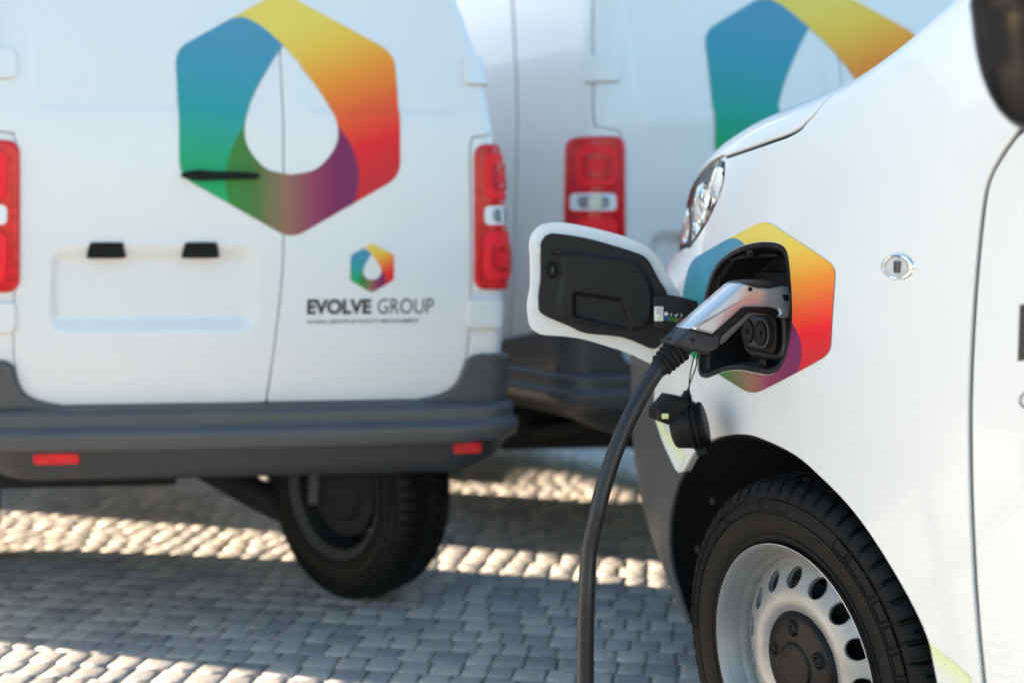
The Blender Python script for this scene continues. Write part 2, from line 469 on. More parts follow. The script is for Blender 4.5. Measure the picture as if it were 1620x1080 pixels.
# ------------------------------------------------------------------ wheel (shared by all the vans)
def make_wheel_meshes():
    prof = [(.045, .198), (.030, .204), (.020, .212), (.012, .222), (.008, .228), (.0065, .234), (.0045, .2345), (.0040, .2370), (.0060, .2376), (.003, .245), (.001, .255), (0, .266), (0, .274), (.0022, .2745), (.0022, .2768), (.0004, .2772), (.0008, .2795), (.0010, .2815), (.0012, .2822), (.0020, .290), (.0034, .2965), (.0036, .2972), (.0044, .2995), (.0072, .3000), (.0078, .3030), (.0060, .3036), (.009, .312), (.0125, .318), (.016, .3225),
            (.020, .327), (.026, .332), (.034, .3365), (.044, .3395), (.0475, .3400), (.0480, .3330), (.0560, .3330), (.0565, .3405), (.070, .342), (.0745, .342), (.0750, .3350), (.0830, .3350), (.0835, .3425), (.1005, .3430)]
    w = .215
    full = prof+[(w-a, r) for a, r in prof[::-1]]
    NB = 62; N = NB*10
    def dr(i, a, wv, r):
        out = wv < w/2
        ph = (a*NB/(2*math.pi)) % 1.0
        wo = wv if out else w-wv; dw = drr = 0.
        if r > .311 and wo < .0475:                # shoulder blocks: a deep slot and a half-length sipe each
            if ph < .11: drr = -.009 if r > .320 else -.005
            elif .50 < ph < .58 and r > .331: drr = -.005
        elif r > .3395 and .05 < wo < .08 and ((ph+.3) % 1) < .13: drr = -.0045
        elif r > .3395 and wo > .08 and ((ph+.6) % 1) < .10: drr = -.004
        d = (a*180/math.pi) % 120
        if .279 < r < .2996 and d < 96:            # moulded frames round the sidewall
            q = (d/8.0) % 1
            if q < .84: dw = -.0026 if (q < .06 or q > .78 or r < .2818 or r > .2968) else -.0003
        if .2465 < r < .262 and (d*1.5) % 5 < 2.4 and 40 < d < 80: dw = -.0011
        return (dw if out else -dw, drr)
    V, F = lathe(full, N, dr)
    ty = bpy.data.meshes.new("tyre"); ty.from_pydata(V, [], F); ty.materials.append(M['rubber'])
    ty.polygons.foreach_set("use_smooth", [True]*len(ty.polygons)); ty.set_sharp_from_angle(angle=R(28))
    # rim: flange and barrel turned, disc with round vent holes
    bar = [(.046, .197), (.026, .203), (.013, .210), (.0065, .217), (.004, .2195), (.0035, .2175), (.006, .2145), (.012, .2100), (.020, .2060), (.030, .2030), (.040, .2000), (.050, .1945), (.058, .1905), (.066, .189), (.080, .1885), (.19, .190), (.20, .21), (.205, .218)]
    V, F = lathe(bar, 96); V = [Vector(v) for v in V]
    def fw(r): return interp(r, [(.06, .045), (.085, .0425), (.100, .033), (.115, .0285), (.130, .0300), (.145, .0365), (.160, .0455), (.175, .0560), (.189, .0660)])
    outer = [(.1893*math.cos(2*math.pi*k/96), .1893*math.sin(2*math.pi*k/96)) for k in range(96)]
    inner = [(.080*math.cos(2*math.pi*k/60), .080*math.sin(2*math.pi*k/60)) for k in range(60)]
    NH = 15; holes = []
    for h in range(NH):
        a = 2*math.pi*(h+.3)/NH; cx, cy = .1545*math.cos(a), .1545*math.sin(a)
        ca, sa = math.cos(a), math.sin(a)
        holes.append([(cx+ca*.0188*math.cos(b)-sa*.0178*math.sin(b), cy+sa*.0188*math.cos(b)+ca*.0178*math.sin(b)) for b in [2*math.pi*q/20 for q in range(20)]])
    tmp = panel("disc", outer, lambda y, z: (fw(math.hypot(y, z)), y, z), 'steel', holes=holes+[inner], spacing=.012, bstep=.006, lip=.010, rad=-.0015, flip=True)
    b = len(V); V += [v.co.copy() for v in tmp.data.vertices]; F += [[b+i for i in p.vertices] for p in tmp.data.polygons]
    bpy.data.objects.remove(tmp)
    ri = bpy.data.meshes.new("wheel"); ri.from_pydata(V, [], F); ri.materials.append(M['steel'])
    ri.polygons.foreach_set("use_smooth", [True]*len(ri.polygons)); ri.set_sharp_from_angle(angle=R(40))
    # hub cap with five bolt heads
    def cw(y, z):
        r = math.hypot(y, z); a = math.atan2(z, y)
        w0 = interp(r, [(0, .019), (.030, .0195), (.038, .0185), (.040, .0225), (.06, .0245), (.085, .029), (.098, .040)])
        for k in range(5):
            A = 2*math.pi*(k+.12)/5; d = math.hypot(y-.066*math.cos(A), z-.066*math.sin(A))
            w0 -= .0065*(1-sstep(.010, .0145, d)); w0 += .0045*(1-sstep(.004, .0075, d))
        return (w0, y, z)
    tmp = panel("hub_cap", [(.098*math.cos(2*math.pi*k/90), .098*math.sin(2*math.pi*k/90)) for k in range(90)], cw, 'blacksoft', spacing=.0035, lip=.012, rad=.002, flip=True)
    cp = tmp.data; bpy.data.objects.remove(tmp)
    # brake disc and drum seen through the holes and from behind
    V, F = lathe([(.075, .0), (.075, .145), (.10, .145), (.10, .10), (.150, .10), (.155, .150), (.165, .152), (.168, .11), (.185, .095), (.195, .05), (.200, .03), (.200, 0)], 48)
    bk = bpy.data.meshes.new("brake_drum"); bk.from_pydata(V, [], F); bk.materials.append(M['gap'])
    return ty, ri, cp, bk
WHEEL = make_wheel_meshes()
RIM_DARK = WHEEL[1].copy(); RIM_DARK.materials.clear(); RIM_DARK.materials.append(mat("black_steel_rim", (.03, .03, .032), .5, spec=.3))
def add_wheel(parent, loc, rz=0., rx=0., dark=False):
    """outer face towards local -x (turn rz by 180 degrees for a right-hand wheel); loc is the hub on the outer face"""
    ty, ri, cp, bk = WHEEL
    if dark: ri = RIM_DARK
    w = bpy.data.objects.new("wheel", ri); COL.objects.link(w); w.parent = parent; w.location = loc; w.rotation_euler = (rx, 0, rz)
    for nm, me in (("tyre", ty), ("hub_cap", cp), ("brake_drum", bk)):
        c = bpy.data.objects.new(nm, me); COL.objects.link(c); c.parent = w
    return w

# ------------------------------------------------------------------ the van with the open charging flap
van = empty("delivery_van", (.51, 1.93, 0), math.atan2(.345, .938))
tag(van, "white van with charging flap open and a charging cable plugged into its front wing", "van")
ZE = [(-2.2, 1.92), (-1.35, 1.90), (-1.05, 1.855), (-.8, 1.76), (-.5, 1.625), (-.3, 1.535), (-.16, 1.472), (.0, 1.423), (.16, 1.400), (.3, 1.384), (.42, 1.362), (.52, 1.330), (.6, 1.28), (.68, 1.205), (.76, 1.10), (.88, .98), (1.0, .85)]
UE = [(-2.2, .13), (-1.2, .13), (-.6, .115), (-.2, .10), (.3, .09), (.95, .08)]
GZ = [(.2, .25), (.3, .15), (.4, .07), (.5, .025), (.6, .005), (.68, 0), (.8, 0), (.86, .01), (.95, .05), (1.03, .115), (1.10, .195), (1.22, .18), (1.30, .20), (1.36, .25), (1.5, .28)]
T0, TN, NN, HALF = .05, 1.225, 3.2, .93
def nose(tau):
    s = (tau-T0)/(TN-T0)
    if s <= 0: return 0.
    s = min(s, .985); return HALF*(1-(1-s**NN)**(1/NN))
def S0(t, v):
    ze = interp(t, ZE); ue = interp(t, UE); zs = ze-.075; us = .62*ue
    sl = us*2.0/max(.15, zs-.80); q = (ue+.13, ze+.012)
    if v <= 1:
        z = .2+(zs-.2)*v
        u = .028*((.80-z)/.6)**2 if z < .80 else us*((z-.80)/max(.15, zs-.80))**2
    elif v <= 2:
        w = v-1; dz = (q[1]-zs)-.10*(q[0]-us); k = dz/(1-.10*sl); c = (us+sl*k*.96, zs+k*.96)
        u = (1-w)**2*us+2*w*(1-w)*c[0]+w*w*q[0]; z = (1-w)**2*zs+2*w*(1-w)*c[1]+w*w*q[1]
    else:
        w = v-2; u = q[0]+(HALF-q[0])*w; z = q[1]+.06*(1-(1-w)**2)
    u += nose(t+interp(z, GZ))*max(0, 1-u/HALF)
    return u, t, z
def S(t, q):
    """q runs from the sill up the flank (0..1.1), over the shoulder (..1.3), to the middle (2.0) and on to the other side (4.0)"""
    mir = q > 2.0
    if mir: q = 4.0-q
    v = q/1.1 if q <= 1.1 else (1+(q-1.1)/.2 if q <= 1.3 else 2+(q-1.3)/.7)
    u, y, z = S0(t, v)
    return (2*HALF-u if mir else u), y, z
def Q(t, z): return 1.1*(z-.2)/(interp(t, ZE)-.075-.2)
def qv(v): return 1.1*v if v <= 1 else (1.1+.2*(v-1) if v <= 2 else 1.3+.7*(v-2))
def TZ(L): return [(t, Q(t, z)) for t, z in L]
GAP = TZ(crv([(-.455, .28), (-.4366, .496), (-.4302, .566), (-.4245, .654), (-.4205, .744), (-.418, .833), (-.4172, .9055), (-.4185, .996), (-.4209, 1.087), (-.426, 1.177), (-.434, 1.213), (-.453, 1.243), (-.477, 1.271)], 5))
ARCH = TZ(crv([(-.372, .28), (-.360, .37), (-.3405, .4575), (-.3172, .5256), (-.2489, .5980), (-.1583, .6650), (-.0563, .7090), (.0184, .7300), (.1206, .7380), (.1759, .7345), (.2349, .7225), (.2984, .7017), (.3682, .6658), (.4319, .6075)], 5))
ARCH_B = TZ(crv([(.4319, .6075), (.4761, .5598), (.5287, .4679), (.5567, .3569), (.5450, .28), (.53, .235)], 5))
BUMP = TZ(crv([(.4319, .6075), (.4655, .5993), (.5052, .624), (.5598, .6634), (.5958, .7154), (.5945, .767), (.5778, .8205)], 5))
HOODL = TZ(crv([(.3713, 1.2945), (.3579, 1.2909), (.2623, 1.299), (.1654, 1.3097), (.1003, 1.3179), (.0655, 1.3281)], 5))+[(.050, qv(1.005)), (.0366, qv(1.03)), (.025, qv(1.11)), (.0152, qv(1.218)), (0, qv(1.42)), (-.02, qv(1.68)), (-.05, qv(2.0))]
HEADR = TZ(crv([(.50, 1.1000), (.485, 1.1046), (.4327, 1.1331), (.3895, 1.1659), (.3601, 1.2019), (.3446, 1.2376), (.3549, 1.2731), (.3713, 1.2904)], 5))
PORT = TZ(crv([(.319, .8343), (.3467, .8387), (.3491, .8755), (.3437, .9423), (.3359, 1.0089), (.3107, 1.06), (.2522, 1.0901), (.1791, 1.1053), (.1215, 1.1086), (.0793, 1.1045), (.0558, 1.0909), (.0419, 1.0599), (.0292, 1.0143), (.0241, .9687), (.0304, .9279), (.0479, .8913), (.0837, .8718), (.1325, .8693), (.1885, .8673), (.2477, .8563), (.285, .8439)], 4, closed=True))
g = .0085                                           # half gap + rolled edge
PIL = TZ(crv([(-.477, 1.271), (-.50, 1.295), (-.56, 1.365), (-.70, 1.49), (-.9, 1.62), (-1.1, 1.71), (-1.30, 1.755)], 4))
f_out = GAP+PIL[1:]+[(-1.30, 1.1), (-1.30, 1.3), (-.05, 1.3)]+HOODL[::-1][1:]+HEADR[::-1][1:]+TZ([(.60, 1.085), (.70, 1.08), (.78, 1.0), (.88, .88), (.88, .828), (.75, .825)])+BUMP[::-1]+ARCH[::-1][1:]
panel("fender", inset(resample(f_out, .02), g*.75), S, 'paint', van, holes=[inset(resample(PORT, .01), -.002)], spacing=.022, bstep=.009, lip=.02, rad=.0030, flip=True)
# door, with the window above it
d_out = [(t-.001, q) for t, q in GAP]+TZ([(-.50, 1.283), (-.7, 1.285), (-1.0, 1.283), (-1.42, 1.275), (-1.45, 1.2), (-1.45, .75), (-1.44, .28)])
door = panel("door", inset(resample(d_out, .02), g*.75), S, 'paint', van, spacing=.03, bstep=.009, lip=.02, rad=.0030, flip=True)
w_out = TZ([(-.53, 1.30), (-.60, 1.375), (-.72, 1.48), (-.9, 1.595), (-1.1, 1.68), (-1.30, 1.735), (-1.41, 1.75), (-1.42, 1.295), (-1.0, 1.30)])
panel("side_window", w_out, S, 'glassdark', van, spacing=.05, bstep=.02, off=-.004, lip=.01, flip=True)
panel("window_frame", inset(resample(TZ([(-.485, 1.275), (-.5, 1.30), (-.56, 1.372), (-.70, 1.50), (-.9, 1.63), (-1.1, 1.72), (-1.31, 1.775), (-1.45, 1.785), (-1.45, 1.28), (-1.0, 1.29)]), .02), .003), S, 'blackgloss', van, holes=[w_out], spacing=.04, bstep=.015, off=-.002, lip=.01, flip=True)
# cargo side with the rear wheel arch
ra = [(-3.28+.40*math.cos(a), .36+.40*math.sin(a)) for a in [math.pi*(1-k/16) for k in range(17)]]
sp = TZ([(-1.458, .28), (-1.458, 1.0), (-1.458, 1.5), (-1.458, 1.75), (-1.31, 1.79)])+[(-1.31, 1.3), (-2.2, 1.3), (-4.1, 1.3)]+TZ([(-4.1, 1.5), (-4.1, .28)])+TZ(ra)
panel("cargo_side", inset(resample(sp, .05), .003), S, 'paint', van, spacing=.08, bstep=.02, lip=.02, flip=True)
panel("roof", [(-1.08, 1.305), (-1.08, 2.695), (-4.1, 2.695), (-4.1, 1.305)], S, 'paint', van, spacing=.15, bstep=.08, lip=.02, flip=True)
panel("windscreen", [(-.20, 1.305), (-.26, 1.6), (-.28, 2.0), (-.26, 2.4), (-.20, 2.695), (-1.06, 2.69), (-1.075, 2.0), (-1.06, 1.31)], S, 'glassdark', van, spacing=.06, bstep=.03, off=-.003, lip=.01, flip=True)
# bonnet
h_out = HOODL+[(-.10, 1.5), (-.14, 2.0), (-.10, 2.5)]+[(t, 4-q) for t, q in HOODL[::-1]]+[(.45, 4-1.12), (.53, 4-1.12), (.60, 4-1.16), (.66, 2.7), (.69, 2.0), (.66, 1.3), (.60, 1.16), (.53, 1.12), (.45, 1.11)]
panel("bonnet", inset(resample(h_out, .03), g*.8), S, 'paint', van, spacing=.035, bstep=.012, lip=.02, rad=.003, flip=True)
panel("cowl", [(-.055, 1.305), (-.105, 1.5), (-.145, 2.0), (-.105, 2.5), (-.055, 2.695), (-.195, 2.695), (-.255, 2.4), (-.275, 2.0), (-.255, 1.6), (-.195, 1.305)], S, 'black', van, spacing=.06, bstep=.03, off=-.006, flip=True)
# front end beyond the lamps
panel("grille", [(.70, 1.32), (.735, 2.0), (.70, 2.68), (.86, 2.68), (.93, 2.0), (.86, 1.32)], S, 'black', van, spacing=.06, bstep=.03, off=-.004, lip=.01, flip=True)
panel("front_panel", [(.87, 1.32), (.94, 2.0), (.87, 2.68), (1.0, 2.68), (1.04, 2.0), (1.0, 1.32)], S, 'paint', van, spacing=.06, bstep=.03, lip=.01, flip=True)
b_out = BUMP+TZ([(.75, .825), (.88, .828), (.95, .82)])+[(1.05, Q(1.0, .78)), (1.10, Q(1.0, .70)), (1.14, Q(1.0, .60)), (1.12, Q(1.0, .40)), (1.05, Q(1.0, .28)), (.95, Q(.95, .225)), (.53, Q(.53, .235))]+ARCH_B[::-1][1:]
panel("bumper", inset(resample(b_out, .02), .0028), S, 'bumper2', van, spacing=.03, bstep=.01, lip=.010, rad=.003, flip=True)
# the far flank, bumper and lamps mirrored, simply
mS = lambda t, q: S(t, 4-q)
mir = lambda L: [(t, q) for t, q in L]
panel("fender", inset(resample(f_out, .03), g*.75), mS, 'paint', van, spacing=.06, bstep=.03, lip=.02)
panel("door", inset(resample(d_out, .03), g*.75), mS, 'paint', van, spacing=.08, bstep=.03, lip=.02)
panel("cargo_side", inset(resample(sp, .05), .003), mS, 'paint', van, spacing=.12, bstep=.05, lip=.02)
panel("bumper", inset(resample(b_out, .03), .0028), mS, 'bumper', van, spacing=.06, bstep=.03, lip=.03)
panel("side_window", w_out, mS, 'glassdark', van, spacing=.08, bstep=.04, off=-.004)
box("bumper_beam", (.35, 1.02, .30), (1.51, 1.10, .80), 'bumper', van, .02)
box("floor_pan", (.10, -4.05, .26), (1.76, -.50, .31), 'gap', van, .005)
box("rear_door", (.06, -4.14, .30), (1.80, -4.08, 1.88), 'paint', van, .02)
box("bulkhead", (.12, -.62, .30), (1.74, -.58, 1.28), 'gap', van, 0)
# seals behind the shut lines
def ribbon(name, line, w, off, m, parent):
    V = []; F = []
    for i, (p, q) in enumerate(line):
        a, b = line[max(0, i-1)], line[min(len(line)-1, i+1)]
        d = Vector((b[0]-a[0], b[1]-a[1])).normalized(); n2 = Vector((-d.y, d.x))
        for s in (-1, 1):
            pp, qq = p+n2.x*w*s, q+n2.y*w*s
            e = 2e-3; n = (Vector(S(pp+e, qq))-Vector(S(pp-e, qq))).cross(Vector(S(pp, qq+e))-Vector(S(pp, qq-e))).normalized()
            V.append(Vector(S(pp, qq))+n*off)
    for i in range(len(line)-1): F.append([2*i, 2*i+1, 2*i+3, 2*i+2])
    return mesh(name, V, F, m, parent)
ribbon("door_seal", GAP+PIL[1:3], .022, .0055, 'gap', van)
ribbon("bonnet_seal", [p for p in HOODL if p[0] > 0], .022, .006, 'gap', van)
# wheel housing
full = ARCH+ARCH_B[1:]
ins = []
V = []; F = []
rings = [(0.002, .007), (-.004, .012), (-.02, .08), (-.02, .55)]
n = len(full)
for k, (grow, dep) in enumerate(rings):
    for i, (t, q) in enumerate(full):
        u, y, z = S(t, q)
        c = Vector((y-.02, z-.36)); L = c.length; c = c*((L+grow*-1)/L)
        V.append((u+dep if dep < .5 else .55, c.x+.02, c.y+.36))
for k in range(len(rings)-1):
    for i in range(n-1): F.append([k*n+i, k*n+i+1, (k+1)*n+i+1, (k+1)*n+i])
F.append([3*n+i for i in range(n)])
hs = mesh("wheel_housing", V, F, 'liner', van)
for (t, z) in ((.43, .545), (.495, .42)):
    lathe_v, lathe_f = lathe([(0, 0), (0, .008), (.002, .010), (.006, .011)], 16)
    mesh("liner_clip", [(.075+a, t+b-.012, z+c) for a, b, c in lathe_v], lathe_f, 'black', van, angle=40)
fw_ = add_wheel(van, (.004, .036, .337), R(5))
add_wheel(van, (2*HALF-.02, 0, .345), math.pi)
add_wheel(van, (.03, -3.28, .345)); add_wheel(van, (2*HALF-.03, -3.28, .345), math.pi)

# headlamp: dark bowl with reflectors behind a clear lens
hl = HEADR+[(.43, 1.1), (.50, 1.1), (.58, 1.1), (.65, 1.1), (.69, 1.06)]+TZ([(.70, 1.085), (.60, 1.088)])
hl = inset(resample(hl, .015), .003)
lens = panel("headlamp", hl, S, 'glass', van, spacing=.02, bstep=.008, off=.001, lip=.006, rad=.002, flip=True)
def Sdeep(t, q):
    b = 0.
    u, y, z = S(t, q)
    b = .020+.030*(1-math.exp(-((t-.47)**2+(z-1.22)**2)/.006))*0+.009*math.sin(42*t+20*z)*math.sin(36*z-14*t)
    return u+b, y, z
panel("lamp_bowl", inset(hl, .004), Sdeep, 'chrome', lens, spacing=.009, bstep=.008, flip=True)
ring = inset(hl, -.003)
panel("lamp_surround", ring, S, 'black', lens, holes=[inset(hl, .003)], spacing=.02, bstep=.008, off=-.003, lip=.02, flip=True)
for (t, z, r) in ((.44, 1.205, .028), (.47, 1.145, .022)):
    u, y, zz = S(t, Q(t, z))
    V, F = lathe([(.030, 0), (.027, r*.5), (.018, r*.8), (.004, r), (.002, r*1.05), (.004, r*1.1)], 24)
    mesh("lamp_reflector", [(u+.004+a, y+b, zz+c) for a, b, c in V], F, 'chrome', lens, angle=40)

# side repeater lamp
mk = empty("side_repeater", S(-.2535, Q(-.2535, 1.079)), 0, van)
prof = [(.000, 0), (-.0002, .3), (.001, .6), (.003, .85), (.006, .98), (.008, 1.0)]
def ell(name, scale, dx, m, prof):
    V, F = lathe(prof, 40); return mesh(name, [(dx+a, b*scale[0], c*scale[1]) for a, b, c in V], F, m, mk, angle=60)
ell("bezel", (.0385, .0215), -.0035, 'chrome', [(.000, .74), (-.001, .86), (.001, .96), (.004, 1.0)])
ell("lamp_bowl", (.030, .0165), .0005, 'chrome', [(.004, 0), (.0035, .5), (.001, .9), (-.001, 1.0)])
box("bulb", (-.005, -.009, -.009), (.002, .003, .009), 'housing', mk, .001)
ell("lens", (.030, .0165), -.0045, 'glass', [(-.004, 0), (-.0038, .4), (-.002, .8), (.001, 1.0)])

# printed decals on the near van
def near_logo(x, y):
    s = x/.866; t = .14-.277*s+.04*s*s; z = .988+.012*s+y*(.168-.0195*s)
    return t, Q(t, z)
# the port outline in logo units
def inv_logo(t, q):
    z = .2+(interp(t, ZE)-.275)*q/1.1; s = 0
    for _ in range(30): s = (.14-t+.04*s*s)/.277
    return s*.866, (z-.988-.012*s)/(.168-.0195*s)
logo("hexagon_decal", S, near_logo, van, spacing=.05, off=.0018, flip=False, holes=[[inv_logo(t, q) for t, q in inset(resample(PORT, .01), -.006)]])
text_part("lettering", "EVOLVE", S, -.5035, -.86, Q(-.6, .983), Q(-.6, 1.064), 'ink', van, offset=.035, flip=True, off=.0009)
text_part("lettering", "GROUP", S, -.885, -1.20, Q(-.9, .983), Q(-.9, 1.064), 'ink', van, offset=-.004, flip=True, off=.0009)
text_part("lettering", "GLOBAL SERVICE & FACILITY MANAGEMENT", S, -.508, -1.12, Q(-.6, .918), Q(-.6, .940), 'ink', van, flip=True, off=.0009)
# pale lime swoosh low on the flank: strong along its upper edge, fading out below
def limecol(edge):
    lime = srgb(212, 220, 155); wh = (.69, .69, .685)
    def f(t, q):
        z = .2+(interp(t, ZE)-.275)*q/1.1; s = sstep(0, 1, (edge(t)-z)/.055)
        s = s**.6
        return tuple(a+(b-a)*s for a, b in zip(lime, wh))
    return f
e1 = lambda t: .690-(.52-t)*.35
ap = [(t+.006, q) for t, q in TZ([(.405, .648), (.425, .622), (.445, .612)])]
panel("lime_stripe", TZ([(.585, .708), (.50, .682), (.42, .653), (.428, .632), (.445, .614), (.468, .609), (.505, .634), (.556, .672), (.585, .70)]), S, 'decal', van, spacing=.012, off=.0008, flip=True, color=limecol(e1))
e2 = lambda t: .520+(t+.317)*.23
panel("lime_stripe", TZ([(-.332, .515), (-.37, .507), (-.412, .4965), (-.428, .42), (-.444, .31), (-.368, .31), (-.350, .44)]), S, 'decal', van, spacing=.02, off=.0008, flip=True, color=limecol(e2))
panel("lime_stripe", TZ([(-.428, .492), (-.7, .44), (-1.0, .41), (-1.40, .40), (-1.40, .31), (-.46, .31), (-.443, .42)]), S, 'decal', door, spacing=.05, off=.0008, flip=True, color=limecol(lambda t: .49 if t > -.45 else .45))

# charging pocket
pk = [S(t, q) for t, q in resample(PORT, .012)]
n = len(pk); cy = .185; cz = .98
V = []; F = []
for sc, dep in ((1.0, .0005), (.985, .004), (.97, .012), (.965, .014), (.93, .018), (.90, .05), (.86, .105)):
    for u, y, z in pk: V.append((u+dep if dep < .1 else .115, cy+(y-cy)*sc, cz+(z-cz)*sc))
K = 7
for k in range(K-1):
    for i in range(n): F.append([k*n+i, k*n+(i+1) % n, (k+1)*n+(i+1) % n, (k+1)*n+i])
F.append([(K-1)*n+i for i in range(n)])
pocket = fixn(mesh("charge_pocket", V, F, 'black', van), 40)
bm = bmesh.new(); bm.from_mesh(pocket.data); bmesh.ops.reverse_faces(bm, faces=bm.faces); bm.to_mesh(pocket.data); bm.free()
panel("port_frame", inset(resample(PORT, .01), -.0035), S, 'blackgloss', pocket, holes=[inset(resample(PORT, .01), .004)], spacing=.02, bstep=.008, off=.0012, lip=.004, rad=.0015, flip=True)
pt = lambda y, z, d: (d, y, z)                     # outline in (t, z), depth in u
rr = lambda cy_, cz_, a, b, r, n_=5: [(cy_+sx*(a-r)+r*math.cos(A), cz_+sz*(b-r)+r*math.sin(A)) for sx, sz, A0 in ((1, 1, 0), (-1, 1, 90), (-1, -1, 180), (1, -1, 270)) for A in [R(A0+90*k/n_) for k in range(n_+1)]]
slab("inlet_plate", rr(.160, .958, .120, .096, .03), pt, .104, .084, 'blacksoft', pocket, .004)
slab("inlet_housing", rr(.170, .938, .088, .060, .028), pt, .088, .060, 'black', pocket, .006)
slab("inlet_collar", rr(.168, .938, .074, .050, .028), pt, .064, .042, 'bumper', pocket, .004)
slab("inlet_surround", rr(.166, .938, .060, .041, .026), pt, .050, .030, 'blacksoft', pocket, .004)
slab("inlet_face", rr(.165, .938, .049, .031, .028), pt, .035, .020, 'bumper', pocket, .003)
for dy in (-.0225, .0225):
    V, F = lathe([(.0195, .0165), (.0180, .0185), (.0170, .0195), (.0170, .0212), (.0215, .022)], 28)
    mesh("pin_collar", [(a, .165+dy+b, .938+c*1.15) for a, b, c in V], F, 'blacksoft', pocket, angle=40)
    V, F = lathe([(.0190, 0), (.0190, .0168)], 24)
    mesh("pin_socket", [(a-.0002, .165+dy+b, .938+c*1.15) for a, b, c in V], F, 'gap', pocket)
    V, F = lathe([(.0165, 0), (.0165, .0050), (.0175, .0056)], 16)
    mesh("contact_pin", [(a, .165+dy+b, .938+c) for a, b, c in V], F, 'blacksoft', pocket)
for y0_, z0_, y1_, z1_ in ((.10, 1.088, .27, 1.075), (.31, 1.04, .318, .90)):
    tube("pocket_rib", [(.03, y0_, z0_), (.03, (y0_+y1_)/2, (z0_+z1_)/2+.004), (.03, y1_, z1_)], .0035, 'blacksoft', pocket, n=8)
for (y_, z_) in ((.17, 1.092), (.125, .884)): box("pocket_clip", (.012, y_-.010, z_-.006), (.03, y_+.010, z_+.006), 'blackgloss', pocket, .002)
tag_ = slab("pocket_label", rr(.050, .955, .006, .018, .002, 2), pt, .032, .030, 'label', pocket, .0004)
slab("pocket_label_print", rr(.050, .955, .0045, .0165, .001, 2), pt, .0301, .0292, 'ink', tag_, .0002)

# charging flap, swung out on its hinge arm: (a, z) in its own plane, a measured along the world's x
def fl3(a, z, d):
    """flap plane: a = sideways from the camera axis line, d = towards the outer skin (away from the pocket side)"""
    bow = .10*((a-.19)**2+.5*(z-1.0)**2)
    X, Y = a, 2.27+d-bow
    dx, dy = X-.51, Y-1.93
    return (dx*.938+dy*.345, dx*-.345+dy*.938, z)
FO = [(.0326, .9564), (.031, .9821), (.0375, 1.0207), (.0365, 1.085), (.0352, 1.1075), (.0423, 1.13), (.0584, 1.146), (.0809, 1.1518), (.1098, 1.1518), (.158, 1.1435), (.2191, 1.1284), (.2577, 1.1155), (.2866, 1.101), (.3059, 1.0817), (.3252, 1.0496), (.3444, 1.0175), (.3589, .9917), (.3620, .9507), (.350, .9182), (.3279, .8824), (.3027, .8531), (.2866, .8567), (.2448, .876), (.2062, .8889), (.1516, .9049), (.1098, .9114), (.0648, .9146), (.0455, .9242), (.0359, .9371)]
FI = [(.0597, 1.1012), (.0661, 1.1188), (.0773, 1.1274), (.0965, 1.1284), (.1573, 1.1188), (.2213, 1.1012), (.2693, 1.0852), (.2885, 1.0692), (.3077, 1.034), (.3253, 1.0036), (.3301, .9764), (.3333, .9252), (.3285, .9124), (.3077, .8916), (.2917, .8874), (.2629, .8996), (.2309, .9108), (.1925, .9156), (.1509, .9204), (.1189, .9348), (.0773, .9524), (.0613, .962), (.0555, .9732), (.0555, 1.002), (.0597, 1.0372)]
flap = slab("charge_flap", crv(FO, 4, True), fl3, .001, .010, 'paint', van, .0028, .006, angle=60)
def relief(a, z):
    """inner moulding: raised rim, sunk field, pull recess"""
    d = -.016
    fld = crv([(.1086, 1.080), (.125, 1.0885), (.2396, 1.0734), (.262, 1.062), (.2911, 1.0151), (.2879, .9484), (.2432, .930), (.1314, .9476), (.098, .968), (.1041, 1.0215)], 4, True)
    rec = crv([(.131, .998), (.14, 1.003), (.2186, .9915), (.2286, .985), (.244, .940), (.236, .931), (.142, .953), (.131, .960)], 4, True)
    def edge(P):
        m_ = 9; ins_ = inpoly(a, z, P)
        for i in range(len(P)):
            ax, ay = P[i-1]; bx, by = P[i]; L2 = (bx-ax)**2+(by-ay)**2
            s = 0 if L2 == 0 else max(0, min(1, ((a-ax)*(bx-ax)+(z-ay)*(by-ay))/L2))
            m_ = min(m_, math.hypot(a-ax-s*(bx-ax), z-ay-s*(by-ay)))
        return m_ if ins_ else -m_
    RC[(round(a, 5), round(z, 5))] = 1
    d -= .007*sstep(-.006, .006, edge(fld)); d += .013*sstep(-.004, .004, edge(rec))
    return d
RC = {}
_cache = {}
def frel(a, z):
    k = (round(a, 4), round(z, 4))
    if k not in _cache: _cache[k] = relief(*k)
    return fl3(a, z, _cache[k])
FIC = crv(FI, 4, True)
inner = panel("inner_panel", inset(resample(FIC, .006), .004), frel, 'black', flap, spacing=.0048, bstep=.004, lip=.016, rad=.004, flip=False)
slab("gasket", FIC, fl3, -.0005, -.005, 'bumper', flap, .001, .006)
for (a, z) in ((.0915, 1.089), (.2528, 1.0534), (.2671, .9368)):
    slab("clip", rr(a, z, .0070, .0048, .0015, 2), fl3, -.016, -.026, 'blackgloss', flap, .001, .004)
    slab("clip_foot", rr(a+.005, z+.001, .0035, .0058, .001, 2), fl3, -.016, -.029, 'blackgloss', flap, .001, .004)
tube("latch_loop", [fl3(.0835+.0105*math.cos(A)*(1.0), 1.0534+.0150*math.sin(A), -.020) for A in [2*math.pi*k/14 for k in range(15)]], .0030, 'blacksoft', flap, n=8, sub=2)
box_l = slab("latch_tongue", rr(.0845, 1.053, .0028, .0075, .001, 2), fl3, -.016, -.023, 'bumper', flap, .0008, .004)
for z in (1.0925, .9825): slab("edge_tab", rr(.0575, z, .0055, .0062, .0012, 2), fl3, -.001, -.011, 'label', flap, .001, .004)
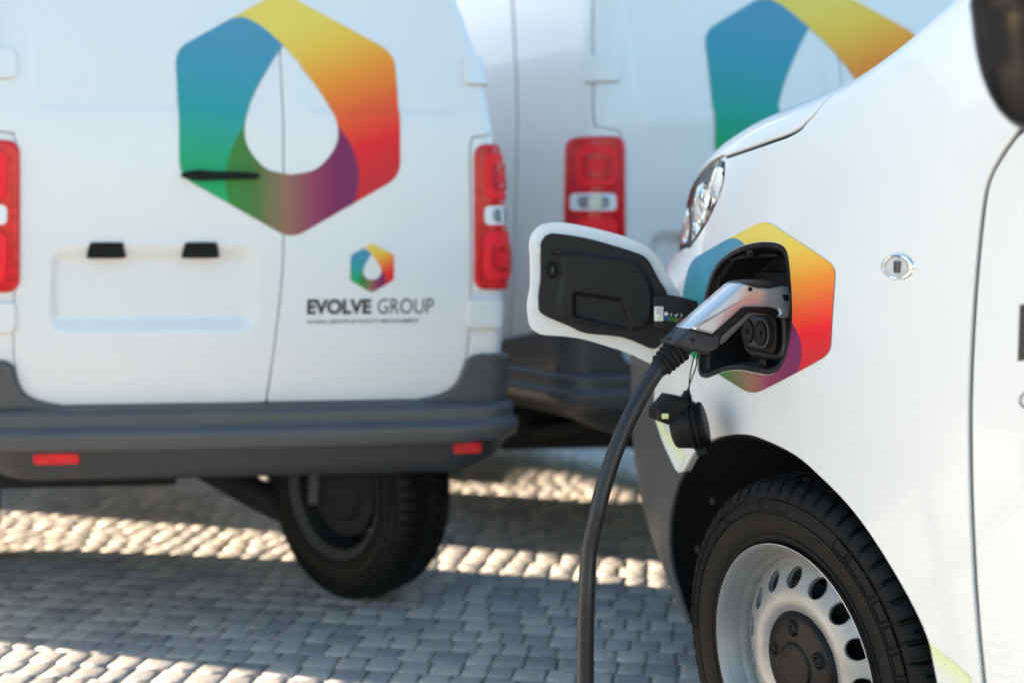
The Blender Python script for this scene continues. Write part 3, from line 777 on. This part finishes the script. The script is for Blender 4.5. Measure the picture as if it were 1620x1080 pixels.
ARM = crv([(.2939, .9969), (.298, 1.0005), (.3335, 1.0), (.365, .9935), (.386, .988)], 3)+[(.386, .950), (.3653, .930), (.3367, .9255), (.2939, .9303)]
arm = slab("hinge_arm", ARM, fl3, -.012, -.038, 'black', flap, .004, .006)
af = lambda a, z, d: fl3(a, z, d)
slab("warning_label", rr(.3045, .9625, .0092, .0150, .0012, 2), fl3, -.0379, -.0387, 'label', arm, .0003, .004)
slab("warning_symbol", [(.3010, .951), (.3080, .951), (.3045, .957)], fl3, -.0385, -.0392, 'yellow', arm, .0002, .004)
for k in range(4): slab("label_print", rr(.3045, .9635+.0033*k, .0055, .0005, .0003, 1), fl3, -.0385, -.0390, 'bumper', arm, .0001, .004)
IC = [(.3195, .9625, 'icon_blue'), (.3300, .9610, 'icon_green'), (.3402, .9595, 'icon_green'), (.3512, .958, 'icon_red')]
for k, (a, z, c) in enumerate(IC):
    zz = z-.0093
    ol = rr(a, zz, .0042, .0033, .001, 2); il = rr(a, zz, .0029, .0020, .0008, 2)
    panel("status_frame", ol, lambda p, q: fl3(p, q, -.0390), c, arm, holes=[il], spacing=.004, bstep=.002)
A = lambda: None
disc = [(.3195+.0040*math.cos(2*math.pi*k/16), .9625+.0040*math.sin(2*math.pi*k/16)) for k in range(16)]
icn = [disc, [(.3308, .9655), (.3280, .9605), (.3298, .9607), (.3292, .9565), (.3322, .9618), (.3303, .9616)],
       [(.3366, .9598), (.3377, .9609), (.3394, .9588), (.3436, .9634), (.3446, .9623), (.3395, .9565)], [(.3503, .9630), (.3521, .9630), (.3517, .9578), (.3507, .9578)], [(.3505, .9565), (.3519, .9565), (.3519, .9550), (.3505, .9550)]]
for L in icn: panel("status_icon", L, lambda p, q: fl3(p, q, -.0390), 'label', arm, spacing=.005, bstep=.003)

# rubber caps hanging on cords from the pocket
def wl2(X, Y, z):
    dx, dy = X-.51, Y-1.93; return (dx*.938+dy*.345, dx*-.345+dy*.938, z)
capA = slab("dust_cap", [(-.1409, .782), (-.131, .790), (-.1153, .8101), (-.0869, .8048), (-.079, .7851), (-.0899, .7472), (-.1239, .7525), (-.1402, .7608)], lambda u, z, d: (u, .245-.37*u*.95-.02+d, z), -.022, .030, 'blacksoft', van, .006, .006, angle=60)
slab("cap_badge", rr(-.1303, .7699, .0062, .0052, .001, 2), lambda u, z, d: (u, .225-.37*u*.95+d, z), -.0215, -.0228, 'lime', capA, .0003, .004)
capB = empty("dust_cap", (-.072, .245, .746), 0, van)
cb_rot = Matrix.Scale(1.22, 4) @ Matrix.Rotation(R(-22), 4, 'X') @ Matrix.Rotation(R(-38), 4, 'Z')
V, F = lathe([(-.034, 0), (-.034, .020), (-.032, .0265), (-.028, .030), (-.012, .033), (-.004, .035), (-.002, .0385), (.003, .039), (.004, .036), (.006, .036), (.007, .0395), (.012, .0395), (.0135, .036), (.0155, .036), (.017, .038), (.022, .036), (.024, .028), (.022, .01), (.022, 0)], 40)
V = [cb_rot @ Vector((a, b*.95, c*1.0)) for a, b, c in V]
mesh("cap_body", V, F, 'blacksoft', capB, angle=35)
box("cap_tab", (-.008, -.007, -.012), (.008, .007, .012), 'blacksoft', capB, .002, xf=lambda x, y, z: tuple(cb_rot @ Vector((x, y, z+.042))))
box("cap_tab", (-.008, -.008, -.008), (.010, .008, .008), 'blacksoft', capB, .002, xf=lambda x, y, z: tuple(cb_rot @ Vector((x+.008, y, z-.040))))
box("cap_tab", (-.006, -.006, -.014), (.006, .006, .010), 'blacksoft', capA, .002, xf=lambda x, y, z: (-.082+x*.8+z*.35, .254+y, .807+z))
tube("cord", [(-.072, .250, .795), (-.076, .250, .826), (-.072, .248, .862), (-.062, .243, .90), (-.03, .235, .93), (.02, .23, .95)], .0014, 'blacksoft', van, n=6)
tube("cord", [(-.080, .252, .814), (-.074, .246, .838), (-.064, .243, .866), (-.058, .240, .90), (-.03, .225, .93), (.02, .22, .95)], .0014, 'blacksoft', van, n=6)

# door mirror
mr = empty("door_mirror", (-.092, -.665, 1.405), 0, van)
bm = bmesh.new(); bmesh.ops.create_uvsphere(bm, u_segments=40, v_segments=24, radius=1)
for v in bm.verts:
    x, y, z = v.co; p = 3.0
    n_ = (abs(x)**p+abs(y)**p+abs(z)**p)**(1/p); v.co = Vector((x, y, z))/n_
    x, y, z = v.co
    w_ = 1-.16*max(0, -z)-.06*max(0, z)
    v.co = Vector((x*.105*w_+.006*z, y*.075*(1-.1*abs(z)), z*.155-.0))
    if v.co.x < 0: v.co.z += .02*abs(v.co.x/.105)**2*(1 if z < 0 else 0)
me = bpy.data.meshes.new("housing"); bm.to_mesh(me); bm.free(); me.polygons.foreach_set("use_smooth", [True]*len(me.polygons))
link("housing", me, 'blackgloss', mr)
slab("mirror_glass", rr(0, .005, .085, .125, .03), lambda x, z, d: (x, d, z), -.073, -.079, 'chrome', mr, .001)
tube("mirror_foot", [(.02, -.01, -.13), (.05, .01, -.15), (.10, .03, -.14), (.14, .04, -.12)], .028, 'black', mr, n=14)

# ------------------------------------------------------------------ charging connector and cable
gun = empty("charging_cable", (0, 0, 0)); gun.matrix_world = van.matrix_basis.copy()
gun.location = van.location; gun.rotation_euler = van.rotation_euler
tag(gun, "silver and black charging connector on a thick black cable, plugged into the van's charging port", "charging cable")
GT = .10
def g3(u, z, d): return (u, GT+d, z)               # d < 0 is the side facing back along the van
SIL = [(-.1761, .9585), (-.1236, .9979), (-.0720, 1.0355), (-.0640, 1.0383), (-.0575, 1.0373), (-.0335, 1.0311), (-.0054, 1.0289), (.0178, 1.0331), (.0504, 1.0309), (.0556, 1.0179), (.0574, 1.0023), (.0543, .9863), (.0438, .9804), (.036, .9717), (.0217, .9721), (.0095, .9748), (.0135, .9812), (.0085, .9891), (-.0054, .9923), (-.0588, .9941), (-.0664, .9921), (-.1285, .9462)]
slab("shell", SIL, g3, -.031, .031, 'silver', gun, .007, .006, angle=60)
slab("top_cap", [(-.0660, 1.0375), (-.0600, 1.0405), (-.0335, 1.0434), (-.0028, 1.0429), (.0256, 1.0373), (.0464, 1.031), (.0178, 1.0325), (-.0054, 1.0280), (-.0335, 1.0300), (-.0575, 1.0360)], g3, -.0285, .0285, 'bumper', gun, .003, .005, angle=60)
slab("handle_end", [(-.2086, .933), (-.1775, .9574), (-.1300, .9452), (-.1088, .9467), (-.1110, .9320), (-.1162, .9221), (-.1433, .9119), (-.1774, .919), (-.2062, .9293)], g3, -.0315, .0315, 'bumper', gun, .007, .006, angle=60)
slab("grip", [(-.1285, .9462), (-.0664, .9921), (-.0588, .9941), (-.0054, .9923), (.0075, .9891), (.0132, .9823), (.0088, .9758), (-.0002, .9728), (-.0105, .9797), (-.0436, .9839), (-.0538, .9841), (-.1113, .9413), (-.1175, .9329)], g3, -.0290, .0290, 'black', gun, .002, .005, angle=60)
slab("trigger_strip", [(-.1142, .9419), (-.0525, .9848), (-.0118, .9837), (-.0118, .9786), (-.0436, .9801), (-.0512, .9742), (-.1076, .9278), (-.1113, .9305)], g3, -.0275, .0275, 'trigger', gun, .002, .005, angle=60)
slab("nose", [(.045, 1.028), (.045, .974), (.100, .974), (.100, 1.028)], g3, -.028, .028, 'black', gun, .006)
for (u, z) in ((-.0512, 1.0278), (-.1713, .9391)):
    L = [(u+.0046*math.cos(2*math.pi*k/18), z+.0040*math.sin(2*math.pi*k/18)) for k in range(18)]
    slab("screw_hole", L, g3, -.0300, -.0322, 'gap', gun, .0004, .003)
slt = slab("latch_slot", [(.0178, 1.0165), (.0556, 1.0146), (.0569, .999), (.0217, 1.0053)], g3, -.029, -.0318, 'gap', gun, .0005, .004)
slab("latch_screw", [(.0290+.0040*math.cos(2*math.pi*k/14), 1.0095+.0040*math.sin(2*math.pi*k/14)) for k in range(14)], g3, -.031, -.0335, 'blackgloss', slt, .0008, .003)
# strain relief with ribs
bp0, bp1 = Vector((-.168, GT, .934)), Vector((-.2235, GT, .8865))
dv = (bp1-bp0).normalized()
tube("strain_relief", [tuple(bp0+dv*s) for s in (0, .02, .04, .06, .075)], lambda s: .0235-.0065*s, 'black', gun, n=20, sub=3)
for k in range(5):
    c = bp0+dv*(.022+.0105*k); r = .0265-.0011*k
    tube("rib", [tuple(c-dv*.0030), tuple(c-dv*.002), tuple(c+dv*.002), tuple(c+dv*.0030)], lambda s, r=r: r-(.0015 if s in (0, 1) else 0), 'blacksoft', gun, n=20, sub=1)
CB = [tuple(bp0+dv*.05), (-.2173, GT, .8912), (-.2391, GT, .8671), (-.2709, GT-.003, .8232), (-.3023, GT-.006, .7685), (-.3296, GT-.010, .7085), (-.3518, GT-.014, .6431), (-.3665, GT-.011, .5719), (-.3763, GT-.022, .4949), (-.3799, GT-.026, .4174), (-.3814, GT-.030, .3398), (-.3824, GT-.04, .25), (-.390, GT-.06, .15), (-.42, GT-.10, .065), (-.49, GT-.17, .030), (-.62, GT-.30, .024), (-.85, GT-.48, .024), (-1.2, GT-.70, .024), (-1.7, GT-1.1, .024), (-2.1, GT-1.8, .024), (-2.2, GT-2.8, .024)]
tube("cable", CB, .0148, 'cable', gun, n=18, sub=8)

# ------------------------------------------------------------------ the parked vans seen from behind
SHEAR = .6
WZ = [(.38, .715), (.457, .725), (.65, .740), (.93, .737), (1.284, .716), (1.6, .676), (1.78, .642), (2.08, .59), (2.17, .49), (2.21, .37)]
YZ = [(.38, .06), (.64, .035), (.85, .010), (1.1, 0), (1.4, .0), (1.6, .018), (1.78, .05), (2.08, .11), (2.17, .17), (2.21, .26)]
RCN = .055
def rlogo(dx, dz, k=1.): return lambda x, y: (.113+dx+x*.347*k, 1.457+dz+y*.347*k)
def bump_rect(a, z, x0, x1, z0, z1, r, w):
    """signed distance blend: 1 inside a rounded rectangle"""
    cx, cz, hx, hz = (x0+x1)/2, (z0+z1)/2, (x1-x0)/2-r, (z1-z0)/2-r
    dx, dz = max(0, abs(a-cx)-hx), max(0, abs(z-cz)-hz)
    return 1-sstep(r-w, r, math.hypot(dx, dz))
def Bs(e, z):
    """e runs from the middle of the rear face (0) round the right corner and forwards along the side; negative e mirrors"""
    s = -1 if e < 0 else 1; e_ = abs(e); W = interp(z, WZ); y0 = interp(z, YZ)
    r = RCN; flat = W-r; arc = math.pi*r/2
    if e_ <= flat:
        x = e_; y = .012*(e_/flat)**2
        y += .005*bump_rect(s*e_, z, -.575, .045, 1.455, 2.06, .05, .022)+.005*bump_rect(s*e_, z, .135, .60, 1.455, 2.06, .05, .022)
        y += .026*bump_rect(s*e_, z, -.535, .035, .850, 1.095, .055, .05)
    elif e_ <= flat+arc:
        th = (e_-flat)/r; x = flat+r*math.sin(th); y = .012+r*(1-math.cos(th))
    else:
        x = W; y = .012+r+(e_-flat-arc)
    y += y0*max(0, 1-max(0, y-.1)*.6) if y > .1 else y0
    return (s*x-SHEAR*y, y, z)
def make_rear_van(name, dx, dz, yl, yr, occlude=False, k=1.):
    v = empty(name)
    P = lambda nm, out, m, **k: panel(nm, out, Bs, m, v, **k)
    # doors
    gl = crv([(.060, .655), (.076, .85), (.0905, 1.07), (.0905, 1.47), (.092, 1.77), (.092, 2.12)], 8)
    edl = crv([(-.50, .655), (-.575, .68), (-.612, .76), (-.618, .97), (-.614, 1.37)], 5)+crv([(-.620, 1.395), (-.675, 1.405), (-.690, 1.43), (-.680, 1.55), (-.650, 1.78), (-.575, 2.08), (-.43, 2.125)], 5)
    edr = [(-e, z) for e, z in edl]
    L_ = gl+edl[::-1]; R_ = gl[::-1]+[(e, z) for e, z in edr]
    dl = P("door", inset(resample(L_, .03), .0052), 'paint', spacing=.013, bstep=.012, lip=.02, rad=.004)
    dr_ = P("door", inset(resample(R_, .03), .0052), 'paint', spacing=.013, bstep=.012, lip=.02, rad=.004)
    # corner pillars and sides
    for s in (1, -1):
        pil = [(s*e, z) for e, z in ([(-a, b) for a, b in edl]+[(.43, 2.15), (.60, 2.18), (1.0, 2.185), (1.0, .655)])]
        P("corner_pillar", inset(resample(pil, .03), .004), 'paint', spacing=.035, bstep=.015, lip=.02, rad=.003)
        ar = lambda c: [(c+.40*math.cos(a), max(.56, .36+.42*math.sin(a))) for a in [math.pi*k/14 for k in range(15)]]
        sd_ = [(s*e, z) for e, z in ([(1.008, 2.185), (3.3, 2.185), (3.50, 1.95), (4.2, 1.28), (4.9, 1.10), (5.25, .85), (5.25, .56)]+[p for p in ar(4.67)]+[p for p in ar((yr if s > 0 else yl)+.62)][:-3]+[(1.008, .68)])]
        P("side_panel", inset(resample(sd_, .06), .003), 'paint', spacing=.09, bstep=.04, lip=.02)
    # roof, windscreen and bonnet close the top
    def strip(nm, L, m):
        V = []; F = []; n_ = 9
        for y, z, w in L:
            for k in range(n_):
                a = -1+2*k/(n_-1); V.append((a*w-SHEAR*y, y, z+.03*(1-a*a)))
        for i in range(len(L)-1):
            for k in range(n_-1): F.append([i*n_+k, i*n_+k+1, (i+1)*n_+k+1, (i+1)*n_+k])
        return fixn(mesh(nm, V, F, m, v), 60)
    strip("roof", [(.12, 2.125, .50), (.18, 2.175, .46), (.30, 2.195, .44), (2.9, 2.195, .44), (3.0, 2.16, .45)], 'paint')
    strip("windscreen", [(3.0, 2.16, .46), (3.25, 1.95, .58), (3.75, 1.28, .68)], 'glassdark')
    strip("bonnet", [(3.75, 1.28, .69), (4.2, 1.10, .69), (4.65, .85, .66), (4.67, .45, .64)], 'paint')
    # bumper: a section swept round the rear
    prof = [(.0, .655), (.030, .652), (.048, .645), (.054, .632), (.050, .612), (.052, .604), (.066, .597), (.072, .585), (.070, .560), (.062, .545)]
    prof2 = [(.060, .547), (.052, .532), (.042, .50), (.028, .466), (.016, .455), (-.03, .452)]
    es = [-1.25+2.5*k/120 for k in range(121)]
    def sweep(nm, pr, m, parent):
        V = []; F = []; k_ = len(pr)
        for e in es:
            lift = .055*sstep(.56, .80, abs(e))
            for o, z in pr:
                p = Vector(Bs(e, .75)); d = Vector(Bs(e+.004, .75))-Vector(Bs(e-.004, .75)); nrm = Vector((d.y, -d.x, 0)).normalized()
                p.z = z+lift*max(0, min(1, (.56-z)/.08)); V.append(p+nrm*(o-.012-.02*sstep(.58, .72, abs(e))*max(0, min(1, (.6-z)/.1))))
        for i in range(len(es)-1):
            for j in range(k_-1): F.append([i*k_+j, i*k_+j+1, (i+1)*k_+j+1, (i+1)*k_+j])
        return fixn(mesh(nm, V, F, m, parent), 50)
    bmp = sweep("bumper", prof, 'bumper2', v)
    sweep("lower_valance", prof2, 'bumper', bmp)
    for s in (1, -1):
        ck = [(s*e, z) for e, z in crv([(.47, .648), (.555, .668), (.596, .70), (.620, .762), (.640, .776)], 5)+[(.70, .778), (.80, .774), (1.1, .70), (1.18, .648)]]
        panel("bumper_corner", ck, Bs, 'bumper2', bmp, spacing=.02, bstep=.012, off=.026, lip=.05, rad=.008)
    for (x0, x1, z) in ((-.546, -.435, .520), (.578, .653, .525)):
        def Sb(e, zz):
            p = Vector(Bs(e, .75)); d = Vector(Bs(e+.004, .75))-Vector(Bs(e-.004, .75)); nrm = Vector((d.y, -d.x, 0)).normalized(); p.z = zz; return p+nrm*(.041+.3*(zz-.52))
        panel("reflector", rr((x0+x1)/2, z, (x1-x0)/2, .0125, .005), Sb, 'red', bmp, spacing=.01, lip=.012, rad=.003)
    # tail lamps: red lens, clear middle
    for s in (1, -1):
        ds = -.022 if s < 0 else 0; out = rr(.712+ds, 1.172, .082, .199, .028); out = [(s*a, b) for a, b in out]
        cl = rr(.712+ds, 1.176, .064, .031, .018); cl = [(s*a, b) for a, b in cl]
        tl = P("tail_lamp", inset(resample(out, .02), .004), 'red', holes=[cl], spacing=.015, bstep=.008, off=.016, lip=.03, rad=.010)
        for z0_, z1_ in ((1.225, 1.345), (1.0, 1.125)):
            panel("lamp_cell", [(s*a, b) for a, b in rr(.702+ds, (z0_+z1_)/2, .046, (z1_-z0_)/2, .02)], Bs, 'redflat', tl, spacing=.015, bstep=.008, off=.022, lip=.012, rad=.005)
        panel("reversing_lamp", cl, Bs, 'clearlens', tl, spacing=.012, bstep=.006, off=.014, lip=.01, rad=.003)
        panel("reversing_bulb", [(s*a, b) for a, b in rr(.712+ds, 1.176, .036, .016, .010)], Bs, 'lampgrey', tl, spacing=.012, bstep=.006, off=.018, lip=.006, rad=.002)
        for z_ in (1.055, 1.285): panel("lamp_rib", [(s*a, b) for a, b in rr(.702+ds, z_, .030, .034, .012)], Bs, 'red', tl, holes=[[(s*a, b) for a, b in rr(.702+ds, z_, .020, .022, .008)]], spacing=.012, bstep=.006, off=.026, lip=.006, rad=.002)
        panel("lamp_gasket", out, Bs, 'gap', tl, holes=[inset(resample(out, .02), .012)], spacing=.015, bstep=.01, off=.003, lip=.004)
        # hinges
        for z in (1.585, .90):
            panel("hinge", [(s*a, b) for a, b in rr(.660 if z < 1 else .655, z, .045, .036, .010)], Bs, 'paint', v, spacing=.015, bstep=.008, off=.016, lip=.022, rad=.006)
    # number plate lamps, door handle, lock
    for a0, a1 in ((-.427, -.336), (-.178, -.088)):
        panel("plate_lamp", [(a0+.010, 1.098), (a1-.002, 1.098), (a1, 1.062), (a0, 1.062)], lambda e, z: (Vector(Bs(e, 1.12))+Vector((0, -.010, z-1.12))), 'blacksoft', dl, spacing=.02, bstep=.01, lip=.03, rad=.004)
    for a0, a1, m_ in ((-.178, .010, 'blacksoft'),):
        panel("door_handle", crv([(a0, 1.284), (a0+.04, 1.294), (a0+.09, 1.291), (a1, 1.288), (a1+.004, 1.280), (a0+.09, 1.276), (a0+.04, 1.274)], 4, True), Bs, m_, dl, spacing=.01, bstep=.006, off=.020, lip=.02, rad=.004)
    # print
    logo("hexagon_decal", Bs, rlogo(dx, dz, k), v, spacing=.035, off=.0026)
    logo("small_hexagon_decal", Bs, lambda x, y: (.336+x*.070, 1.030+y*.069), v, spacing=.12, off=.0022)
    text_part("lettering", "EVOLVE", Bs, .159, .336, .9015, .944, 'ink', v, offset=.04, off=.0022)
    text_part("lettering", "GROUP", Bs, .354, .511, .9015, .944, 'ink', v, offset=-.004, off=.0022)
    text_part("lettering", "GLOBAL SERVICE & FACILITY MANAGEMENT", Bs, .159, .472, .8765, .8865, 'ink', v, offset=.006, off=.0022)
    # underbody
    xf = lambda x, y, z: (x-SHEAR*y, y, z)
    box("floor_pan", (-.66, .06, .56), (.66, 4.4, .60), 'gap', v, .005, xf)
    box("battery_pack", (-.60, 1.70, .50), (.60, 2.75, .565), 'gap', v, .01, xf)
    box("subframe", (-.56, 3.40, .30), (.56, 4.35, .565), 'gap', v, .01, xf)
    if occlude: box("occluder_skirt", (.655, .15, .10), (.70, 4.3, .58), 'bumper', v, .01, xf)  # unseen box added to keep side light off the ground beneath
    box("shade_filler", (-.62, .52, .315), (.02, .66, .565), 'gap', v, .02, xf)  # dark box added to fill in deep shade below the bumper
    tube("axle_beam", [(-.58-SHEAR*.45, .45, .40), (0-SHEAR*.40, .40, .47), (.50-SHEAR*.45, .45, .40)], .035, 'black', v, n=10)
    tube("trailing_arm", [(-.34, .70, .40), (-.20, .66, .33), (-.05, .60, .26), (.10, .55, .20)], .050, 'gap', v, n=12)
    tube("brake_hose", [(-.10, .62, .45), (-.04, .58, .36), (.04, .52, .30), (.12, .50, .29)], .010, 'black', v, n=8)
    tube("coil_spring", [(.02+.045*math.cos(k*.7), .62+.045*math.sin(k*.7), .24+.0042*k) for k in range(60)], .008, 'blacksoft', v, n=6, sub=1)
    tube("shock_absorber", [(.40-SHEAR*.42, .40, .28), (.40-SHEAR*.42, .44, .55)], .024, 'bumper', v, n=12, sub=1)
    ax = math.atan(SHEAR)
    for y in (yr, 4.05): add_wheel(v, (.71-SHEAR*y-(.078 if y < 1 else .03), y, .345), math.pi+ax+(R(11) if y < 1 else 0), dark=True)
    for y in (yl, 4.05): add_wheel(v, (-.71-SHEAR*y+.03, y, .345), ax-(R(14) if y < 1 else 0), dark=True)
    return v
def copy_tree(o, parent=None):
    c = o.copy(); COL.objects.link(c); c.parent = parent
    for ch in list(o.children): copy_tree(ch, c)
    return c
GRP = "white vans parked with their rear doors towards us"
PSI = R(6)
va = make_rear_van("parked_van", 0, 0, .86, .46); va.location = (-.7201, 2.95, 0); va.rotation_euler = (0, 0, PSI)
tag(va, "white van whose whole rear shows: lettering, number-plate recess, dark bumper, tyre under it", "van", GRP)
vb = make_rear_van("parked_van", -.085, .045, 2.9, 2.9, True, 1.18); vb.scale = (1.04,)*3
vb.location = (.245+.72*1.04*math.cos(PSI), 3.4+.72*1.04*math.sin(PSI), 0); vb.rotation_euler = (0, 0, PSI)
tag(vb, "white van mostly hidden behind the open charging flap and the charging van's bonnet", "van", GRP)

# ------------------------------------------------------------------ board added up-sun, out of view, to shade the charging van
bd = empty("occluder_board", (-2.55, 2.49, 0), math.atan2(.967, .253))
bd.rotation_euler = (0, 0, math.atan2(.967, .253))
tag(bd, "unseen white board on steel posts, added to shade the charging van", "board")
box("board_panel", (-.72, -.015, .34), (1.20, .015, 2.35), 'paint', bd, .006)
for x in (-.55, .38, 1.02):
    box("post", (x-.03, .018, 0), (x+.03, .07, 2.38), 'steel', bd, .006)
    box("foot", (x-.05, -.30, 0), (x+.05, .40, .02), 'steel', bd, .004)

# ------------------------------------------------------------------ concrete barrier blocks added out of view to shape the sun strips
cm = mat("cast_concrete", (.33, .32, .30), .85, noise=(9, (.26, .25, .235), .3), bump=(60, .4, .004))
def occluder(x, y, ln, label):
    P = [(-.26, 0), (.26, 0), (.26, .08), (.14, .22), (.10, .62), (-.10, .62), (-.14, .22), (-.26, .08)]
    o = mesh("occluder_block", [(x_, y_, z) for y_ in (-ln/2, ln/2) for x_, z in P], [[k, (k+1) % 8, 8+(k+1) % 8, 8+k] for k in range(8)]+[list(range(8))[::-1], list(range(8, 16))], cm)
    bm = bmesh.new(); bm.from_mesh(o.data); bmesh.ops.bevel(bm, geom=bm.edges[:], offset=.012, segments=2, affect='EDGES'); bmesh.ops.recalc_face_normals(bm, faces=bm.faces); bm.to_mesh(o.data); bm.free()
    o.location = (x, y, 0); o.rotation_euler = (0, 0, math.atan2(-.253, .967))
    return tag(o, label, "occluder", "unseen concrete blocks added to shape the sun strips")
occluder(-2.63, 3.622, .66, "grey concrete barrier block, added out of view next to the shading board")
occluder(-3.37, 5.07, .76, "grey concrete barrier block, middle one of the added row, out of view")
occluder(-4.35, 6.60, 1.35, "long grey concrete barrier block at the far end of the added row, out of view")
